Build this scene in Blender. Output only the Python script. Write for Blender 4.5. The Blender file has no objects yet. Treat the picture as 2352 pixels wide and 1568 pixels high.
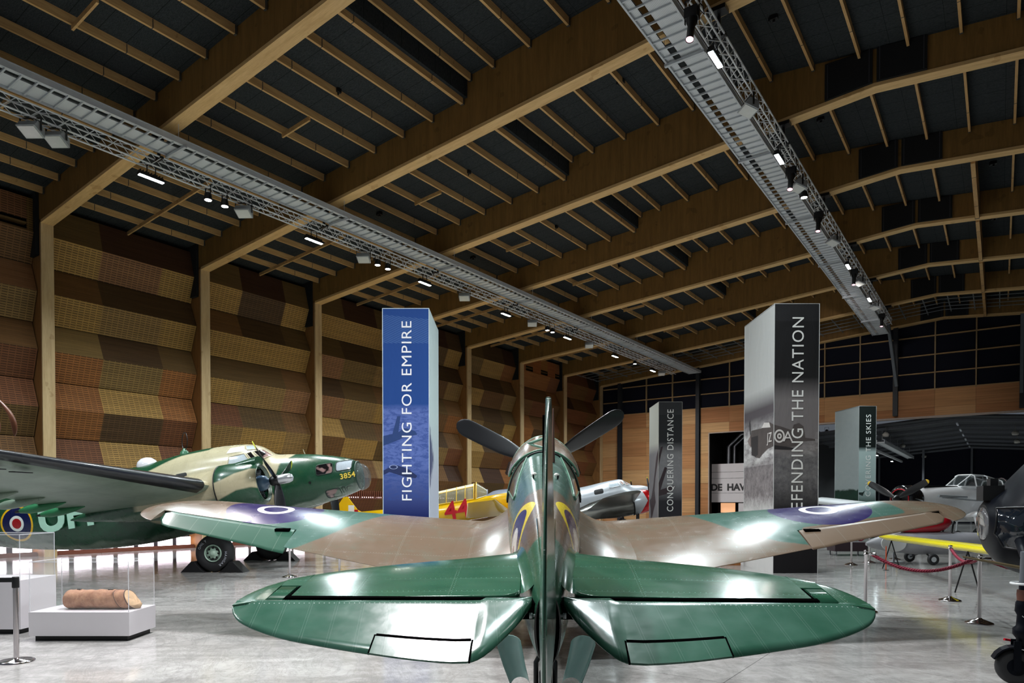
import bpy, math, random
from mathutils import Vector, Matrix
PI = math.pi
rnd = random.Random(7)
C = bpy.context.scene.collection
YAW = 0.620754
CS, SN = math.cos(YAW), math.sin(YAW)

def W(r, f, z=0.0):
    """metres to the right / ahead of the tripod -> hall coordinates"""
    return Vector((r * CS - f * SN, r * SN + f * CS, z))

def lin(c):
    return tuple((v / 12.92 if v <= 0.04045 else ((v + 0.055) / 1.055) ** 2.4) for v in c)

def rgb(r, g, b):
    return lin((r / 255.0, g / 255.0, b / 255.0)) + (1.0,)

# ------------------------------------------------------------ node helper
class S:
    """a shader value that can be used in arithmetic"""
    def __init__(s, nt, k): s.nt, s.k = nt, k
    def _m(s, op, *o, clamp=False):
        n = s.nt.nodes.new('ShaderNodeMath'); n.operation = op; n.use_clamp = clamp
        for i, v in enumerate((s,) + o):
            if isinstance(v, S): s.nt.links.new(v.k, n.inputs[i])
            else: n.inputs[i].default_value = v
        return S(s.nt, n.outputs[0])
    def __add__(s, o): return s._m('ADD', o)
    def __sub__(s, o): return s._m('SUBTRACT', o)
    def __mul__(s, o): return s._m('MULTIPLY', o)
    def __truediv__(s, o): return s._m('DIVIDE', o)
    def __neg__(s): return s._m('MULTIPLY', -1.0)
    def frac(s): return s._m('FRACT')
    def abs(s): return s._m('ABSOLUTE')
    def gt(s, o): return s._m('GREATER_THAN', o)
    def lt(s, o): return s._m('LESS_THAN', o)
    def pw(s, o): return s._m('POWER', o)
    def sqrt(s): return s._m('SQRT')
    def min(s, o): return s._m('MINIMUM', o)
    def max(s, o): return s._m('MAXIMUM', o)
    def clamp(s): return s._m('ADD', 0.0, clamp=True)
    def step(s, edge, w): return ((s - edge) / w + 0.5).clamp()   # soft edge of width w

class Mt:
    def __init__(s, name, col=(.5, .5, .5, 1), rough=.5, metal=0.0, spec=.5, coat=0.0, coat_rough=.05, alpha=1.0, trans=0.0, ior=1.45, emit=None, estr=0.0):
        s.m = bpy.data.materials.new(name); s.m.use_nodes = True
        s.nt = s.m.node_tree; s.b = s.nt.nodes['Principled BSDF']
        b = s.b
        if len(col) == 3: col = tuple(col) + (1,)
        b.inputs['Base Color'].default_value = col
        b.inputs['Roughness'].default_value = rough
        b.inputs['Metallic'].default_value = metal
        b.inputs['Specular IOR Level'].default_value = spec
        b.inputs['Coat Weight'].default_value = coat
        b.inputs['Coat Roughness'].default_value = coat_rough
        b.inputs['Transmission Weight'].default_value = trans
        b.inputs['IOR'].default_value = ior
        b.inputs['Alpha'].default_value = alpha
        if emit: b.inputs['Emission Color'].default_value = emit; b.inputs['Emission Strength'].default_value = estr
        s.m.diffuse_color = col
        s.col = col
    def new(s, t): return s.nt.nodes.new(t)
    def xyz(s, kind='Object'):
        tc = s.new('ShaderNodeTexCoord'); sp = s.new('ShaderNodeSeparateXYZ')
        s.nt.links.new(tc.outputs[kind], sp.inputs[0])
        return [S(s.nt, sp.outputs[i]) for i in range(3)]
    def comb(s, x, y, z):
        n = s.new('ShaderNodeCombineXYZ')
        for i, v in enumerate((x, y, z)):
            if isinstance(v, S): s.nt.links.new(v.k, n.inputs[i])
            else: n.inputs[i].default_value = v
        return n.outputs[0]
    def noise(s, vec=None, scale=5, detail=3, rough=.5, sc=None, dist=0.0):
        n = s.new('ShaderNodeTexNoise'); n.inputs['Scale'].default_value = scale
        n.inputs['Detail'].default_value = detail; n.inputs['Roughness'].default_value = rough
        n.inputs['Distortion'].default_value = dist
        if vec is None:
            x, y, z = s.xyz()
            vec = s.comb(x * sc[0], y * sc[1], z * sc[2]) if sc else s.comb(x, y, z)
        s.nt.links.new(vec, n.inputs['Vector'])
        return S(s.nt, n.outputs['Fac'])
    def attr(s, name):
        n = s.new('ShaderNodeAttribute'); n.attribute_name = name
        return n
    def fattr(s, name): return S(s.nt, s.attr(name).outputs['Fac'])
    def mix(s, a, b, f, mode='MIX'):
        n = s.new('ShaderNodeMixRGB'); n.blend_type = mode
        for i, v in ((1, a), (2, b)):
            if hasattr(v, 'links') or hasattr(v, 'is_linked'): s.nt.links.new(v, n.inputs[i])
            else: n.inputs[i].default_value = v if len(v) == 4 else tuple(v) + (1,)
        if isinstance(f, S): s.nt.links.new(f.k, n.inputs[0])
        else: n.inputs[0].default_value = f
        return n.outputs[0]
    def color(s, out): s.nt.links.new(out, s.b.inputs['Base Color'])
    def rough(s, v): s.nt.links.new(v.k, s.b.inputs['Roughness'])
    def bump(s, v, strength=.3, dist=.01):
        n = s.new('ShaderNodeBump'); n.inputs['Strength'].default_value = strength; n.inputs['Distance'].default_value = dist
        s.nt.links.new(v.k, n.inputs['Height']); s.nt.links.new(n.outputs[0], s.b.inputs['Normal'])

def sm(name, col, rough=.5, metal=0.0, var=.12, scale=6.0, **kw):
    """plain painted / metal surface with a little procedural unevenness"""
    t = Mt(name, col, rough, metal, **kw)
    f = t.noise(scale=scale, detail=2)
    c = tuple(col[:3])
    t.color(t.mix(tuple(v * (1 - var) for v in c) + (1,), tuple(min(1, v * (1 + var)) for v in c) + (1,), f))
    return t.m

# ------------------------------------------------------------ mesh helper
class MB:
    def __init__(s): s.v = []; s.f = []; s.sm = []; s.mi = []; s.mi_now = 0
    def pt(s, p): s.v.append(tuple(p)); return len(s.v) - 1
    def face(s, idx, smooth=False): s.f.append(tuple(idx)); s.sm.append(smooth); s.mi.append(s.mi_now)
    def quad(s, a, b, c, d, smooth=False): s.face([s.pt(a), s.pt(b), s.pt(c), s.pt(d)], smooth)
    def box(s, x0, x1, y0, y1, z0, z1, M=None):
        P = [Vector((x, y, z)) for z in (z0, z1) for y in (y0, y1) for x in (x0, x1)]
        if M is not None: P = [M @ p for p in P]
        i = [s.pt(p) for p in P]
        for q in ((0, 2, 3, 1), (4, 5, 7, 6), (0, 1, 5, 4), (2, 6, 7, 3), (0, 4, 6, 2), (1, 3, 7, 5)):
            s.face([i[k] for k in q])
        return s
    def bar(s, a, b, w, h, up=(0, 0, 1)):
        """rectangular bar from a to b"""
        a, b = Vector(a), Vector(b); d = (b - a); L = d.length; d.normalize()
        u = Vector(up); x = d.cross(u)
        if x.length < 1e-4: x = d.cross(Vector((1, 0, 0)))
        x.normalize(); z = x.cross(d)
        M = Matrix((x, d, z)).transposed().to_4x4(); M.translation = a
        return s.box(-w / 2, w / 2, 0, L, -h / 2, h / 2, M)
    def rings(s, R, cap=True, smooth=True, closed=True):
        """loft through rings of equal length"""
        n = len(R[0]); I = [[s.pt(p) for p in r] for r in R]
        for a, b in zip(I[:-1], I[1:]):
            for k in range(n if closed else n - 1):
                s.face([a[k], a[(k + 1) % n], b[(k + 1) % n], b[k]], smooth)
        if cap and closed:
            s.face([s.pt(p) for p in reversed(R[0])]); s.face([s.pt(p) for p in R[-1]])
        return s
    def tube(s, path, r, n=10, cap=True, smooth=True, close=False):
        P = [Vector(p) for p in path]; R = []
        m = len(P); rr = r if isinstance(r, (list, tuple)) else [r] * m
        prev = None
        for i, p in enumerate(P):
            if close: t = P[(i + 1) % m] - P[i - 1]
            else: t = P[min(i + 1, m - 1)] - P[max(i - 1, 0)]
            t.normalize()
            u = prev if prev is not None else (Vector((0, 0, 1)) if abs(t.z) < .9 else Vector((1, 0, 0)))
            x = t.cross(u)
            if x.length < 1e-5: x = t.cross(Vector((0, 1, 0)))
            x.normalize(); y = x.cross(t); prev = y
            R.append([p + (x * math.cos(a) + y * math.sin(a)) * rr[i] for a in [2 * PI * k / n for k in range(n)]])
        if close: R.append(R[0]); cap = False
        return s.rings(R, cap, smooth)
    def lathe(s, prof, origin=(0, 0, 0), axis=(0, 0, 1), n=24, smooth=True, cap=True):
        """profile [(radius, along)]"""
        o = Vector(origin); a = Vector(axis).normalized()
        u = a.orthogonal().normalized(); w = a.cross(u); R = []
        for r, h in prof:
            R.append([o + a * h + (u * math.cos(t) + w * math.sin(t)) * max(r, 1e-4) for t in [2 * PI * k / n for k in range(n)]])
        return s.rings(R, cap, smooth)
    def prism(s, poly, M, d0, d1):
        """poly [(x,y)] in plane of M, thickness along its z"""
        A = [s.pt(M @ Vector((x, y, d0))) for x, y in poly]; B = [s.pt(M @ Vector((x, y, d1))) for x, y in poly]
        s.face(list(reversed(A))); s.face(B); n = len(poly)
        for k in range(n): s.face([A[k], A[(k + 1) % n], B[(k + 1) % n], B[k]])
        return s
    def build(s, name, mats, parent=None, attrs=None, face_attr=None, bevel=0):
        me = bpy.data.meshes.new(name); me.from_pydata(s.v, [], s.f)
        if not isinstance(mats, (list, tuple)): mats = [mats]
        for m in mats: me.materials.append(m.m if isinstance(m, Mt) else m)
        me.polygons.foreach_set('use_smooth', s.sm); me.polygons.foreach_set('material_index', s.mi)
        for k, fn in (attrs or {}).items():
            a = me.attributes.new(k, 'FLOAT', 'POINT'); a.data.foreach_set('value', [float(fn(*v)) for v in s.v])
        if face_attr:
            a = me.attributes.new('tint', 'FLOAT_COLOR', 'FACE')
            a.data.foreach_set('color', [c for q in face_attr for c in q])
        me.validate(); me.update()
        o = bpy.data.objects.new(name, me); C.objects.link(o)
        if parent is not None: o.parent = parent
        if bevel:
            b = o.modifiers.new('edge', 'BEVEL'); b.width = bevel; b.segments = 2; b.limit_method = 'ANGLE'
        return o

def smooth_by_angle(o, deg=40):
    me = o.data
    import bmesh
    bm = bmesh.new(); bm.from_mesh(me)
    for e in bm.edges:
        if len(e.link_faces) == 2: e.smooth = e.calc_face_angle(0) < math.radians(deg)
    for f in bm.faces: f.smooth = True
    bm.to_mesh(me); bm.free()
    return o

def empty(name, loc, rot=None, M=None):
    o = bpy.data.objects.new(name, None); C.objects.link(o); o.empty_display_size = .3
    if M is not None: o.matrix_world = M
    else:
        o.location = loc
        if rot is not None: o.rotation_euler = rot if hasattr(rot, '__len__') else (0, 0, rot)
    return o

def tag(o, label, cat, group=None, kind=None):
    o['label'] = label; o['category'] = cat
    if group: o['group'] = group
    if kind: o['kind'] = kind
    return o
def struct(o, label=None):
    o['kind'] = 'structure'
    if label: o['label'] = label
    return o
def dup(root, loc=None, rot=None, label=None, group=None):
    r = root.copy(); C.objects.link(r)
    if loc is not None: r.location = loc
    if rot is not None: r.rotation_euler = rot
    if label: r['label'] = label
    if group: r['group'] = group
    for ch in list(root.children):
        c = ch.copy(); C.objects.link(c); c.parent = r
        for g in list(ch.children):
            d = g.copy(); C.objects.link(d); d.parent = c
    return r

def text(name, body, size, mat, M, parent=None, extrude=.002, space=1.0, bold=0.0, align='LEFT', shear=0.0, length=None):
    cu = bpy.data.curves.new(name, 'FONT'); cu.body = body; cu.size = size; cu.extrude = extrude
    cu.space_character = space; cu.align_x = align; cu.offset = bold; cu.shear = shear; cu.resolution_u = 4
    t = bpy.data.objects.new(name + '_tmp', cu); C.objects.link(t)
    dg = bpy.context.evaluated_depsgraph_get(); dg.update()
    me = bpy.data.meshes.new_from_object(t.evaluated_get(dg)); bpy.data.objects.remove(t)
    if length:
        xs = [v.co.x for v in me.vertices]; k_ = length / (max(xs) - min(xs)); me.transform(Matrix.Diagonal((k_, 1, 1, 1)) @ Matrix.Translation((-min(xs), 0, 0)))
    me.transform(M); me.materials.clear(); me.materials.append(mat.m if isinstance(mat, Mt) else mat); me.name = name
    o = bpy.data.objects.new(name, me); C.objects.link(o)
    if parent is not None: o.parent = parent
    return o

def frame(o, x, y):
    """matrix with origin o and x / y axes"""
    x = Vector(x).normalized(); y = Vector(y).normalized(); z = x.cross(y)
    M = Matrix((x, y, z)).transposed().to_4x4(); M.translation = Vector(o); return M

def lerp_table(T, x):
    if x <= T[0][0]: return T[0][1:]
    for a, b in zip(T[:-1], T[1:]):
        if x <= b[0]:
            t = (x - a[0]) / (b[0] - a[0])
            return tuple(p + (q - p) * t for p, q in zip(a[1:], b[1:]))
    return T[-1][1:]
def smooth_table(T, x):
    """Catmull-Rom through table rows keyed by their first column"""
    n = len(T)
    if x <= T[0][0]: return T[0][1:]
    if x >= T[-1][0]: return T[-1][1:]
    for i in range(n - 1):
        if x <= T[i + 1][0]: break
    p1, p2 = T[i], T[i + 1]; p0 = T[max(i - 1, 0)]; p3 = T[min(i + 2, n - 1)]
    h = p2[0] - p1[0]; t = (x - p1[0]) / h; out = []
    for k in range(1, len(p1)):
        m1 = (p2[k] - p0[k]) / max(p2[0] - p0[0], 1e-6) * h; m2 = (p3[k] - p1[k]) / max(p3[0] - p1[0], 1e-6) * h
        # keep monotone where the data is flat
        d = p2[k] - p1[k]
        if abs(d) < 1e-9: m1 = m2 = 0
        t2, t3 = t * t, t * t * t
        out.append((2 * t3 - 3 * t2 + 1) * p1[k] + (t3 - 2 * t2 + t) * m1 + (-2 * t3 + 3 * t2) * p2[k] + (t3 - t2) * m2)
    return tuple(out)
def in_poly(x, y, P):
    """signed distance to polygon, positive inside"""
    d = 1e9; c = False; n = len(P)
    for i in range(n):
        x1, y1 = P[i]; x2, y2 = P[(i + 1) % n]
        dx, dy = x2 - x1, y2 - y1; t = max(0, min(1, ((x - x1) * dx + (y - y1) * dy) / (dx * dx + dy * dy + 1e-12)))
        d = min(d, math.hypot(x - x1 - t * dx, y - y1 - t * dy))
        if (y1 > y) != (y2 > y) and x < (x2 - x1) * (y - y1) / (y2 - y1) + x1: c = not c
    return d if c else -d
def sup(hw, zt, zb, n=2.2, k=32, x0=0.0, zc=None):
    """superellipse section (x,z) list, counter-clockwise"""
    zc = (zt + zb) / 2 if zc is None else zc; out = []
    for i in range(k):
        a = 2 * PI * i / k; c, s_ = math.cos(a), math.sin(a)
        x = hw * math.copysign(abs(c) ** (2 / n), c); z = (zt - zc if s_ > 0 else zc - zb) * math.copysign(abs(s_) ** (2 / n), s_)
        out.append((x0 + x, zc + z))
    return out
# ============================================================ the hall
S0, SP = 9.118, 5.3685
def SF(n): return S0 + SP * n
def soffit(x): return 12.44 - 0.0781 * (-2.74 - x) if x < -2.74 else 12.44 - 0.0850 * (x + 2.74)
def roofz(x):
    if x < -11.9: return 12.45 + .0764 * (x + 15.35)
    if x < -6: return 13.56 + .0764 * (x + 8.0)
    return 13.713 - .096 * (x + 6)
XL, XR = -26.3, 20.0
YB, YF = -7.0, 47.1

def wood(name, c1, c2, along=0, rough=.55, scale=1.0):
    t = Mt(name, c1, rough, spec=.3)
    sc = [9.0 * scale] * 3; sc[along] = 0.7 * scale
    a = t.noise(sc=sc, scale=1.0, detail=4, rough=.6); b = t.noise(sc=[v * 6 for v in sc], scale=1.0, detail=2)
    f = (a * .75 + b * .35 - .05).step(.5, .5)
    knot = t.noise(sc=[2.2, 2.2, 2.2], scale=1.0, detail=2).gt(.68) * .35
    t.color(t.mix(c1, c2, (f + knot).clamp()))
    return t

M_flange = wood('lvl_flange', rgb(228, 192, 136), rgb(188, 148, 94), 0)
M_flange_y = wood('lvl_purlin', rgb(214, 174, 118), rgb(168, 128, 80), 1)
M_flange_z = wood('lvl_column', rgb(214, 186, 142), rgb(174, 144, 102), 2)
M_ply = wood('plywood_web', rgb(142, 106, 58), rgb(108, 80, 42), 2, scale=.8)
M_plycheek = wood('plywood_cheek', rgb(156, 110, 64), rgb(124, 86, 50), 2, scale=.8)

# -- polished concrete
t = Mt('polished_concrete', rgb(150, 148, 146), .12, spec=.5)
x, y, z = t.xyz()
a = t.noise(t.comb(x * .35 + y * .25, y * 1.1 - x * .8, z), scale=1.0, detail=6, rough=.65, dist=.8)
b = t.noise(scale=3.2, detail=6, rough=.7, dist=1.5)
c = t.noise(scale=60, detail=2)
f = (a * .6 + b * .4).step(.5, .34)
c1 = t.mix(rgb(118, 116, 114), rgb(196, 194, 191), f)
veins = (t.noise(t.comb(x * .5 - y * .4, y * 1.3 + x * .9, z), scale=1.3, detail=8, rough=.75, dist=2.2) - .5).abs().lt(.02) * .35
c2 = t.mix(c1, rgb(128, 126, 125), veins)
c3 = t.mix(c2, rgb(206, 200, 194), (c - .5).abs() * .8)
jx = ((x + y * 0) / 6.1 + .35).frac().lt(.0016); jy = (y / 5.3685 - .2).frac().lt(.0018)
t.color(t.mix(c3, rgb(70, 70, 70), jx.max(jy) * .7))
t.rough((b * .14 + .03).max(.045))
t.bump(b, .04, .02)
M_floor = t
m = MB(); m.box(XL - .3, XR + .5, YB - 1, 76, -.3, 0)
struct(m.build('floor', M_floor))

# -- acoustic ceiling lining (dark wood-wool boards)
t = Mt('wood_wool_board', rgb(58, 62, 66), .95, spec=.1)
x, y, z = t.xyz()
n1 = t.noise(sc=(14, 60, 10), scale=1.0, detail=3, rough=.8)
seam = ((y / .6).frac().lt(.02)).max((x / 1.2).frac().lt(.008))
t.color(t.mix(t.mix(rgb(26, 28, 29), rgb(64, 68, 70), n1.step(.5, .5)), rgb(12, 12, 13), seam * .8))
M_roof = t
m = MB()
def roof_strip(x0, x1, y0=YB, y1=YF):
    z0, z1 = roofz(x0 + .001), roofz(x1 - .001)
    m.box(0, 1, 0, 1, 0, 1, Matrix(((x1 - x0, 0, 0, x0), (0, y1 - y0, 0, y0), (z1 - z0, 0, .15, z0), (0, 0, 0, 1))))
roof_strip(XL, -11.9); roof_strip(-11.9, -6.0); roof_strip(-6.0, XR)
m.box(-11.9, -11.86, YB, YF, roofz(-11.95), roofz(-11.85) + .15)
struct(m.build('ceiling', M_roof))

# -- portal frames: boxed plywood beams with a pale flange, on columns
def beam_poly(x0, x1, zb, zt, xs):
    return [(x, zb(x)) for x in xs] + [(x, zt(x)) for x in reversed(xs)]
XC = -25.02
M_cloth = sm('black_cover', rgb(16, 16, 18), .9)
M_stitch = sm('cover_zip', rgb(60, 60, 66), .6)
for n in range(-2, 8):
    Y = SF(n); w = .36
    m = MB()
    xs = [-26.2, -12.0, -11.89, -6.0, -2.74, XR]
    top = lambda x: roofz(x) + .02
    bot = lambda x: soffit(x) + .05
    F = Matrix(((1, 0, 0, 0), (0, 0, 1, 0), (0, 1, 0, 0), (0, 0, 0, 1)))
    m.prism([(x, bot(x)) for x in xs] + [(x, top(x)) for x in reversed(xs)], F, Y + .02, Y + w - .02)
    bm_ = m.build('portal_beam', M_ply); struct(bm_)
    m = MB()
    m.prism([(x, soffit(x)) for x in (XC - .01, -2.74, XR)] + [(x, soffit(x) + .09) for x in (XR, -2.74, XC - .01)], F, Y, Y + w)
    struct(m.build('beam_flange', M_flange, bm_))
    if n >= 1:
        m = MB(); x0, x1 = -3.92, -1.58
        for a_, b_ in ((x0, -2.79), (-2.69, x1)):
            m.prism([(a_, soffit(a_) + .1), (b_, soffit(b_) + .1), (b_, roofz(b_) - .02), (a_, min(roofz(a_) - .02, soffit(a_) + 1.05))], F, Y - .06, Y + .03)
        struct(m.build('beam_cover_panel', M_cloth, bm_))
        m = MB()
        for xx in (x0 + .07, -2.86, -2.62, x1 - .07):
            m.box(xx - .008, xx + .008, Y - .068, Y - .058, soffit(xx) + .12, soffit(xx) + 1.0)
        struct(m.build('beam_cover_strip', M_stitch, bm_))
    # column: deep web + pale flange
    m = MB(); m.box(-26.2, XC - .06, Y + .02, Y + w - .02, 0, bot(-25.5) + .1)
    cl = m.build('wall_column', M_plycheek); struct(cl)
    m = MB(); m.box(XC - .07, XC, Y, Y + w, 0, soffit(XC) + .03)
    struct(m.build('column_flange_trim', M_flange_z, cl))
    m = MB(); m.box(XR - 1.2, XR, Y, Y + w, 0, soffit(XR)); struct(m.build('wall_column', M_flange_z))

# -- purlins between the frames
def purlin(x, n, zt, h, w=.062):
    y0, y1 = SF(n) + .36, SF(n + 1)
    key = (round(h, 2), round(w, 3))
    if key not in purlin.c:
        m = MB(); m.box(-w / 2, w / 2, 0, y1 - y0, -h, 0); m.mi_now = 1
        for f_ in (.22, .74): m.box(-w / 2 - .006, w / 2 + .006, (y1 - y0) * f_, (y1 - y0) * f_ + .02, -h - .004, -.02)
        m.box(-w / 2 - .012, w / 2 + .012, y1 - y0 - .05, y1 - y0, -h - .006, -.02)
        o = m.build('purlin_beam', [M_flange_y, sm('hanger_steel', rgb(70, 66, 60), .6)]); purlin.c[key] = o
    else:
        o = purlin.c[key].copy(); C.objects.link(o)
    o.location = (x, y0, zt); o['kind'] = 'structure'
purlin.c = {}
PX = [-24.75, -23.6, -22.42, -21.25, -20.08, -18.91, -17.75, -16.59, -15.40, -14.21, -13.08]
PX2 = [-11.72, -10.93, -9.79, -8.66, -7.55, -6.43, -5.31, -4.22, -3.09, -1.99, -.88, .23, 1.35, 2.47, 3.6, 4.7]
for n in range(-1, 7):
    for x in PX: purlin(x, n, roofz(x) + .01, .21)
    for x in PX2: purlin(x, n, roofz(x) + .01, .20)
    purlin(-12.0, n, roofz(-11.8), .72, .09)
    if n >= 3: purlin(-.80, n, roofz(-.8), 1.0, .12)
    # short braces across the wall-side purlins at mid bay
    ym = SF(n) + 2.95
    m = MB(); m.bar((-25.6, ym, roofz(-25.6) - .25), (-20.2, ym, roofz(-20.2) - .25), .05, .12)
    struct(m.build('brace_beam', M_flange_y))
    m = MB(); m.bar((-16.6, ym, roofz(-16.6) - .25), (-15.4, ym, roofz(-15.4) - .25), .05, .12)
    struct(m.build('brace_beam', M_flange_y))

# -- little black sensor boxes under the roof boards
M_blk = sm('black_plastic', rgb(14, 14, 15), .5)
k = 0
for n, xs in ((0, (-14.2, -8.6)), (1, (-18.3, -14.2, -8.7)), (2, (-18.3, -14.2, -8.7, -4.6)), (3, (-14.2, -8.7, -.3)), (1.0, (-4.6,)), (4, (-14.2, -8.7, -.3))):
    for x in xs:
        y = SF(n) + 2.9
        if k == 0:
            m = MB(); m.box(-.09, .09, -.06, .06, -.1, 0); m.box(-.03, .03, -.02, .02, -.16, -.1); m.box(-.12, -.09, -.05, .05, -.12, -.03)
            bx = m.build('ceiling_sensor', M_blk); tag(bx, 'small black sensor box fixed between ceiling purlins', 'sensor', 'black sensor boxes under the roof boards')
        else:
            bx = bx.copy(); C.objects.link(bx)
        bx.location = (x, y, roofz(x)); k += 1

# ------------------------------------------------------------ left wall
t = Mt('slotted_plywood', (.5, .5, .5, 1), .6, spec=.25)
x, y, z = t.xyz()
at_ = t.attr('tint').outputs['Color']
g = t.noise(sc=(1, .6, 14), scale=1.0, detail=4, rough=.65)
base = t.mix(t.mix(at_, (0, 0, 0, 1), .35), at_, g.step(.48, .45))
slot = (z / .072).frac().lt(.32) * (y / .185).frac().gt(.16)
board = (y / .2 + (z / .24)._m('FLOOR') * .37).frac().lt(.0)
alpha = t.attr('tint').outputs['Alpha']
sl = slot * S(t.nt, alpha)
t.color(t.mix(base, (.012, .008, .005, 1), sl * .78))
M_slot = t
PAL = dict(g=rgb(180, 140, 78), t=rgb(158, 124, 76), b=rgb(124, 88, 52), d=rgb(92, 68, 44), o=rgb(158, 102, 56), l=rgb(138, 110, 66), r=rgb(124, 78, 50), p=rgb(160, 114, 78), m=rgb(110, 84, 50), k=rgb(76, 50, 34))
# rows top to bottom, three columns, board tones mixed with painted row shading
ROWS = {
 -1: ['rkk', 'bpb', 'rmp', 'dmt', 'mdb', 'brr', 'bbr', 'llm', 'ptb', 'rbr'],
 0: ['mkk', 'gpg', 'bdd', 'gtg', 'ldm', 'olo', 'ogo', 'odr', 'rgr', 'brb'],
 1: ['mkm', 'gdg', 'bdm', 'ggg', 'mmb', 'gtp', 'rmb', 'tgt', 'gbg', 'brb'],
 2: ['mkm', 'ggg', 'mdm', 'plt', 'dmb', 'ptg', 'gmb', 'bgm', 'gbt', 'mrb'],
 3: ['mkd', 'dmg', 'mdd', 'dbt', 'dmb', 'mbo', 'mdb', 'ptr', 'tbk', 'rbb'],
 4: ['mdk', 'lgo', 'bdb', 'gbt', 'mdm', 'tmg', 'gdo', 'gbr', 'gko', 'bmo'],
 5: ['bbr', 'oor', 'rbo', 'brb', 'obr', 'odb', 'rbr', 'bor', 'rob', 'brb'],
 6: ['rrk', 'rbr', 'kbr', 'rrb', 'brk', 'bkr', 'rbr', 'krb', 'brb', 'rkr'],
}
ZT = [11.47] + [10.44 - .93 * k for k in range(10)]
for n in range(-1, 7):
    y0, y1 = SF(n) + .37, SF(n + 1) - .01
    ys = [y0, SF(n) + 1.98, SF(n) + 4.06, y1]
    m = MB(); tint = []
    rows = ROWS[n]
    for r in range(10):
        za, zb = ZT[r], ZT[r + 1]
        flat = n in (-1, 5) and r == 0
        xa = -25.42 if flat else (-25.78 if r % 2 == 0 else -25.34)
        xb = (-25.34 if r % 2 == 0 else -25.73)
        if r == 0 and not flat: xa = -25.62
        for c_ in range(3):
            if flat: continue
            m.quad((xa, ys[c_], za), (xb, ys[c_], zb), (xb, ys[c_ + 1], zb), (xa, ys[c_ + 1], za))
            col = PAL[rows[r][c_]]; f_ = .9 + .2 * rnd.random()
            tint.append((col[0] * f_, col[1] * f_, col[2] * f_, 1.0 if (r % 2 == 1 or r > 4) and n not in (5, 6) else .12))
    if n in (-1, 5):       # flat top with three double openings
        cols = [(SF(n) + 1.10, SF(n) + 1.92), (SF(n) + 2.9, SF(n) + 3.75), (SF(n) + 4.72, SF(n) + 5.3)] if n == 5 else [(SF(n) + 4.1, SF(n) + 5.1), (SF(n) + 1.6, SF(n) + 2.9), (SF(n) + .5, SF(n) + 1.0)]
        cols.sort(); yy = y0; xf = -25.38
        def fl(a_, b_, c_, d_):
            m.quad((xf, a_, d_), (xf, a_, c_), (xf, b_, c_), (xf, b_, d_))
            tint.append(tuple(v * (.85 + .3 * rnd.random()) for v in PAL['b' if n == -1 else 'o'][:3]) + (1.0 if n == -1 else 0.1,))
        for a_, b_ in cols:
            fl(yy, a_, 10.44, 11.5)
            fl(a_, b_, 10.8, 11.5); 
            m.box(xf - .25, xf - .02, a_, b_, 10.66, 10.72); tint += [PAL['m'][:3] + (0.0,)] * 6
            fl(a_, b_, 10.44, 10.5)
            yy = b_
        fl(yy, y1, 10.44, 11.5)
    struct(m.build('wall_left', M_slot, face_attr=tint))
    # dark backing above and behind
    m = MB(); m.box(-26.3, -25.86, y0 - .1, y1 + .1, 2.4, 12.2)
    struct(m.build('wall_left_backing_panel', M_cloth))

# black blocks at the knee of each frame
for n in range(-1, 8):
    m = MB(); m.box(-26.2, -25.2, SF(n) - .09, SF(n) + .015, 9.7, 11.9); struct(m.build('column_knee_trim', M_cloth))

# -- low band: battens in front of small lit windows
M_batt = sm('red_batten', rgb(120, 66, 48), .6)
M_pane = Mt('frosted_pane', rgb(235, 225, 235), .5, emit=(1.0, .86, .95, 1), estr=7.0)
m_back = MB()
k = 1
for n in range(-1, 7):
    y0, y1 = SF(n) + .36, SF(n + 1)
    m = MB(); m.box(-26.2, -25.62, y0, y1, 0, .10); m.box(-26.2, -25.62, y0, y1, 2.5, 2.62)
    for j in range(36):
        yy = y0 + (j + .5) * (y1 - y0) / 36
        m.box(-25.66, -25.6, yy - .028, yy + .028, 1.95, 2.5)
    for zz in (.12, .62): m.box(-25.7, -25.655, y0, y1, zz - .02, zz + .02)
    struct(m.build('wall_left_batten_panel', M_batt))
    m = MB(); tint = []
    yq = [y0, SF(n) + 1.98, SF(n) + 4.06, y1]
    for (xa, za, xb, zb) in ((-25.40, 1.97, -25.74, 1.35), (-25.74, 1.35, -25.52, .66)):
        for c_ in range(3):
            m.quad((xa, yq[c_], za), (xb, yq[c_], zb), (xb, yq[c_ + 1], zb), (xa, yq[c_ + 1], za)); tint.append(PAL['bbmr'[(c_ + n) % 4]][:3] + (1.0,))
    m.quad((-25.62, y0, 1.975), (-25.40, y0, 1.97), (-25.40, y1, 1.97), (-25.62, y1, 1.975)); tint.append(PAL['m'][:3] + (.1,))
    struct(m.build('wall_left', M_slot, face_attr=tint))
    for j in range(5):
        yy = y0 + .12 + j * (y1 - y0) / 5
        m = MB(); m.box(-25.98, -25.9, yy, yy + .84, 2.03, 2.44)
        fr = MB(); fr.box(-26.02, -25.86, yy - .05, yy + .89, 1.97, 2.02); fr.box(-26.02, -25.86, yy - .05, yy + .89, 2.45, 2.5)
        fr.box(-26.02, -25.86, yy - .05, yy - .01, 2.02, 2.45); fr.box(-26.02, -25.86, yy + .85, yy + .89, 2.02, 2.45)
        wn = struct(fr.build('window_%d' % k, M_blk)); struct(m.build('window_pane', M_pane, wn)); k += 1
    for j in range(7):
        yy = y0 + .1 + j * (y1 - y0) / 7
        m = MB(); m.box(-25.82, -25.7, yy, yy + .5, .14, .44); struct(m.build('window_%d' % k, M_pane)); k += 1
m = MB(); m.box(-26.3, -26.03, YB, YF, 0, 2.6); struct(m.build('wall_left_backing_panel', M_cloth))

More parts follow.
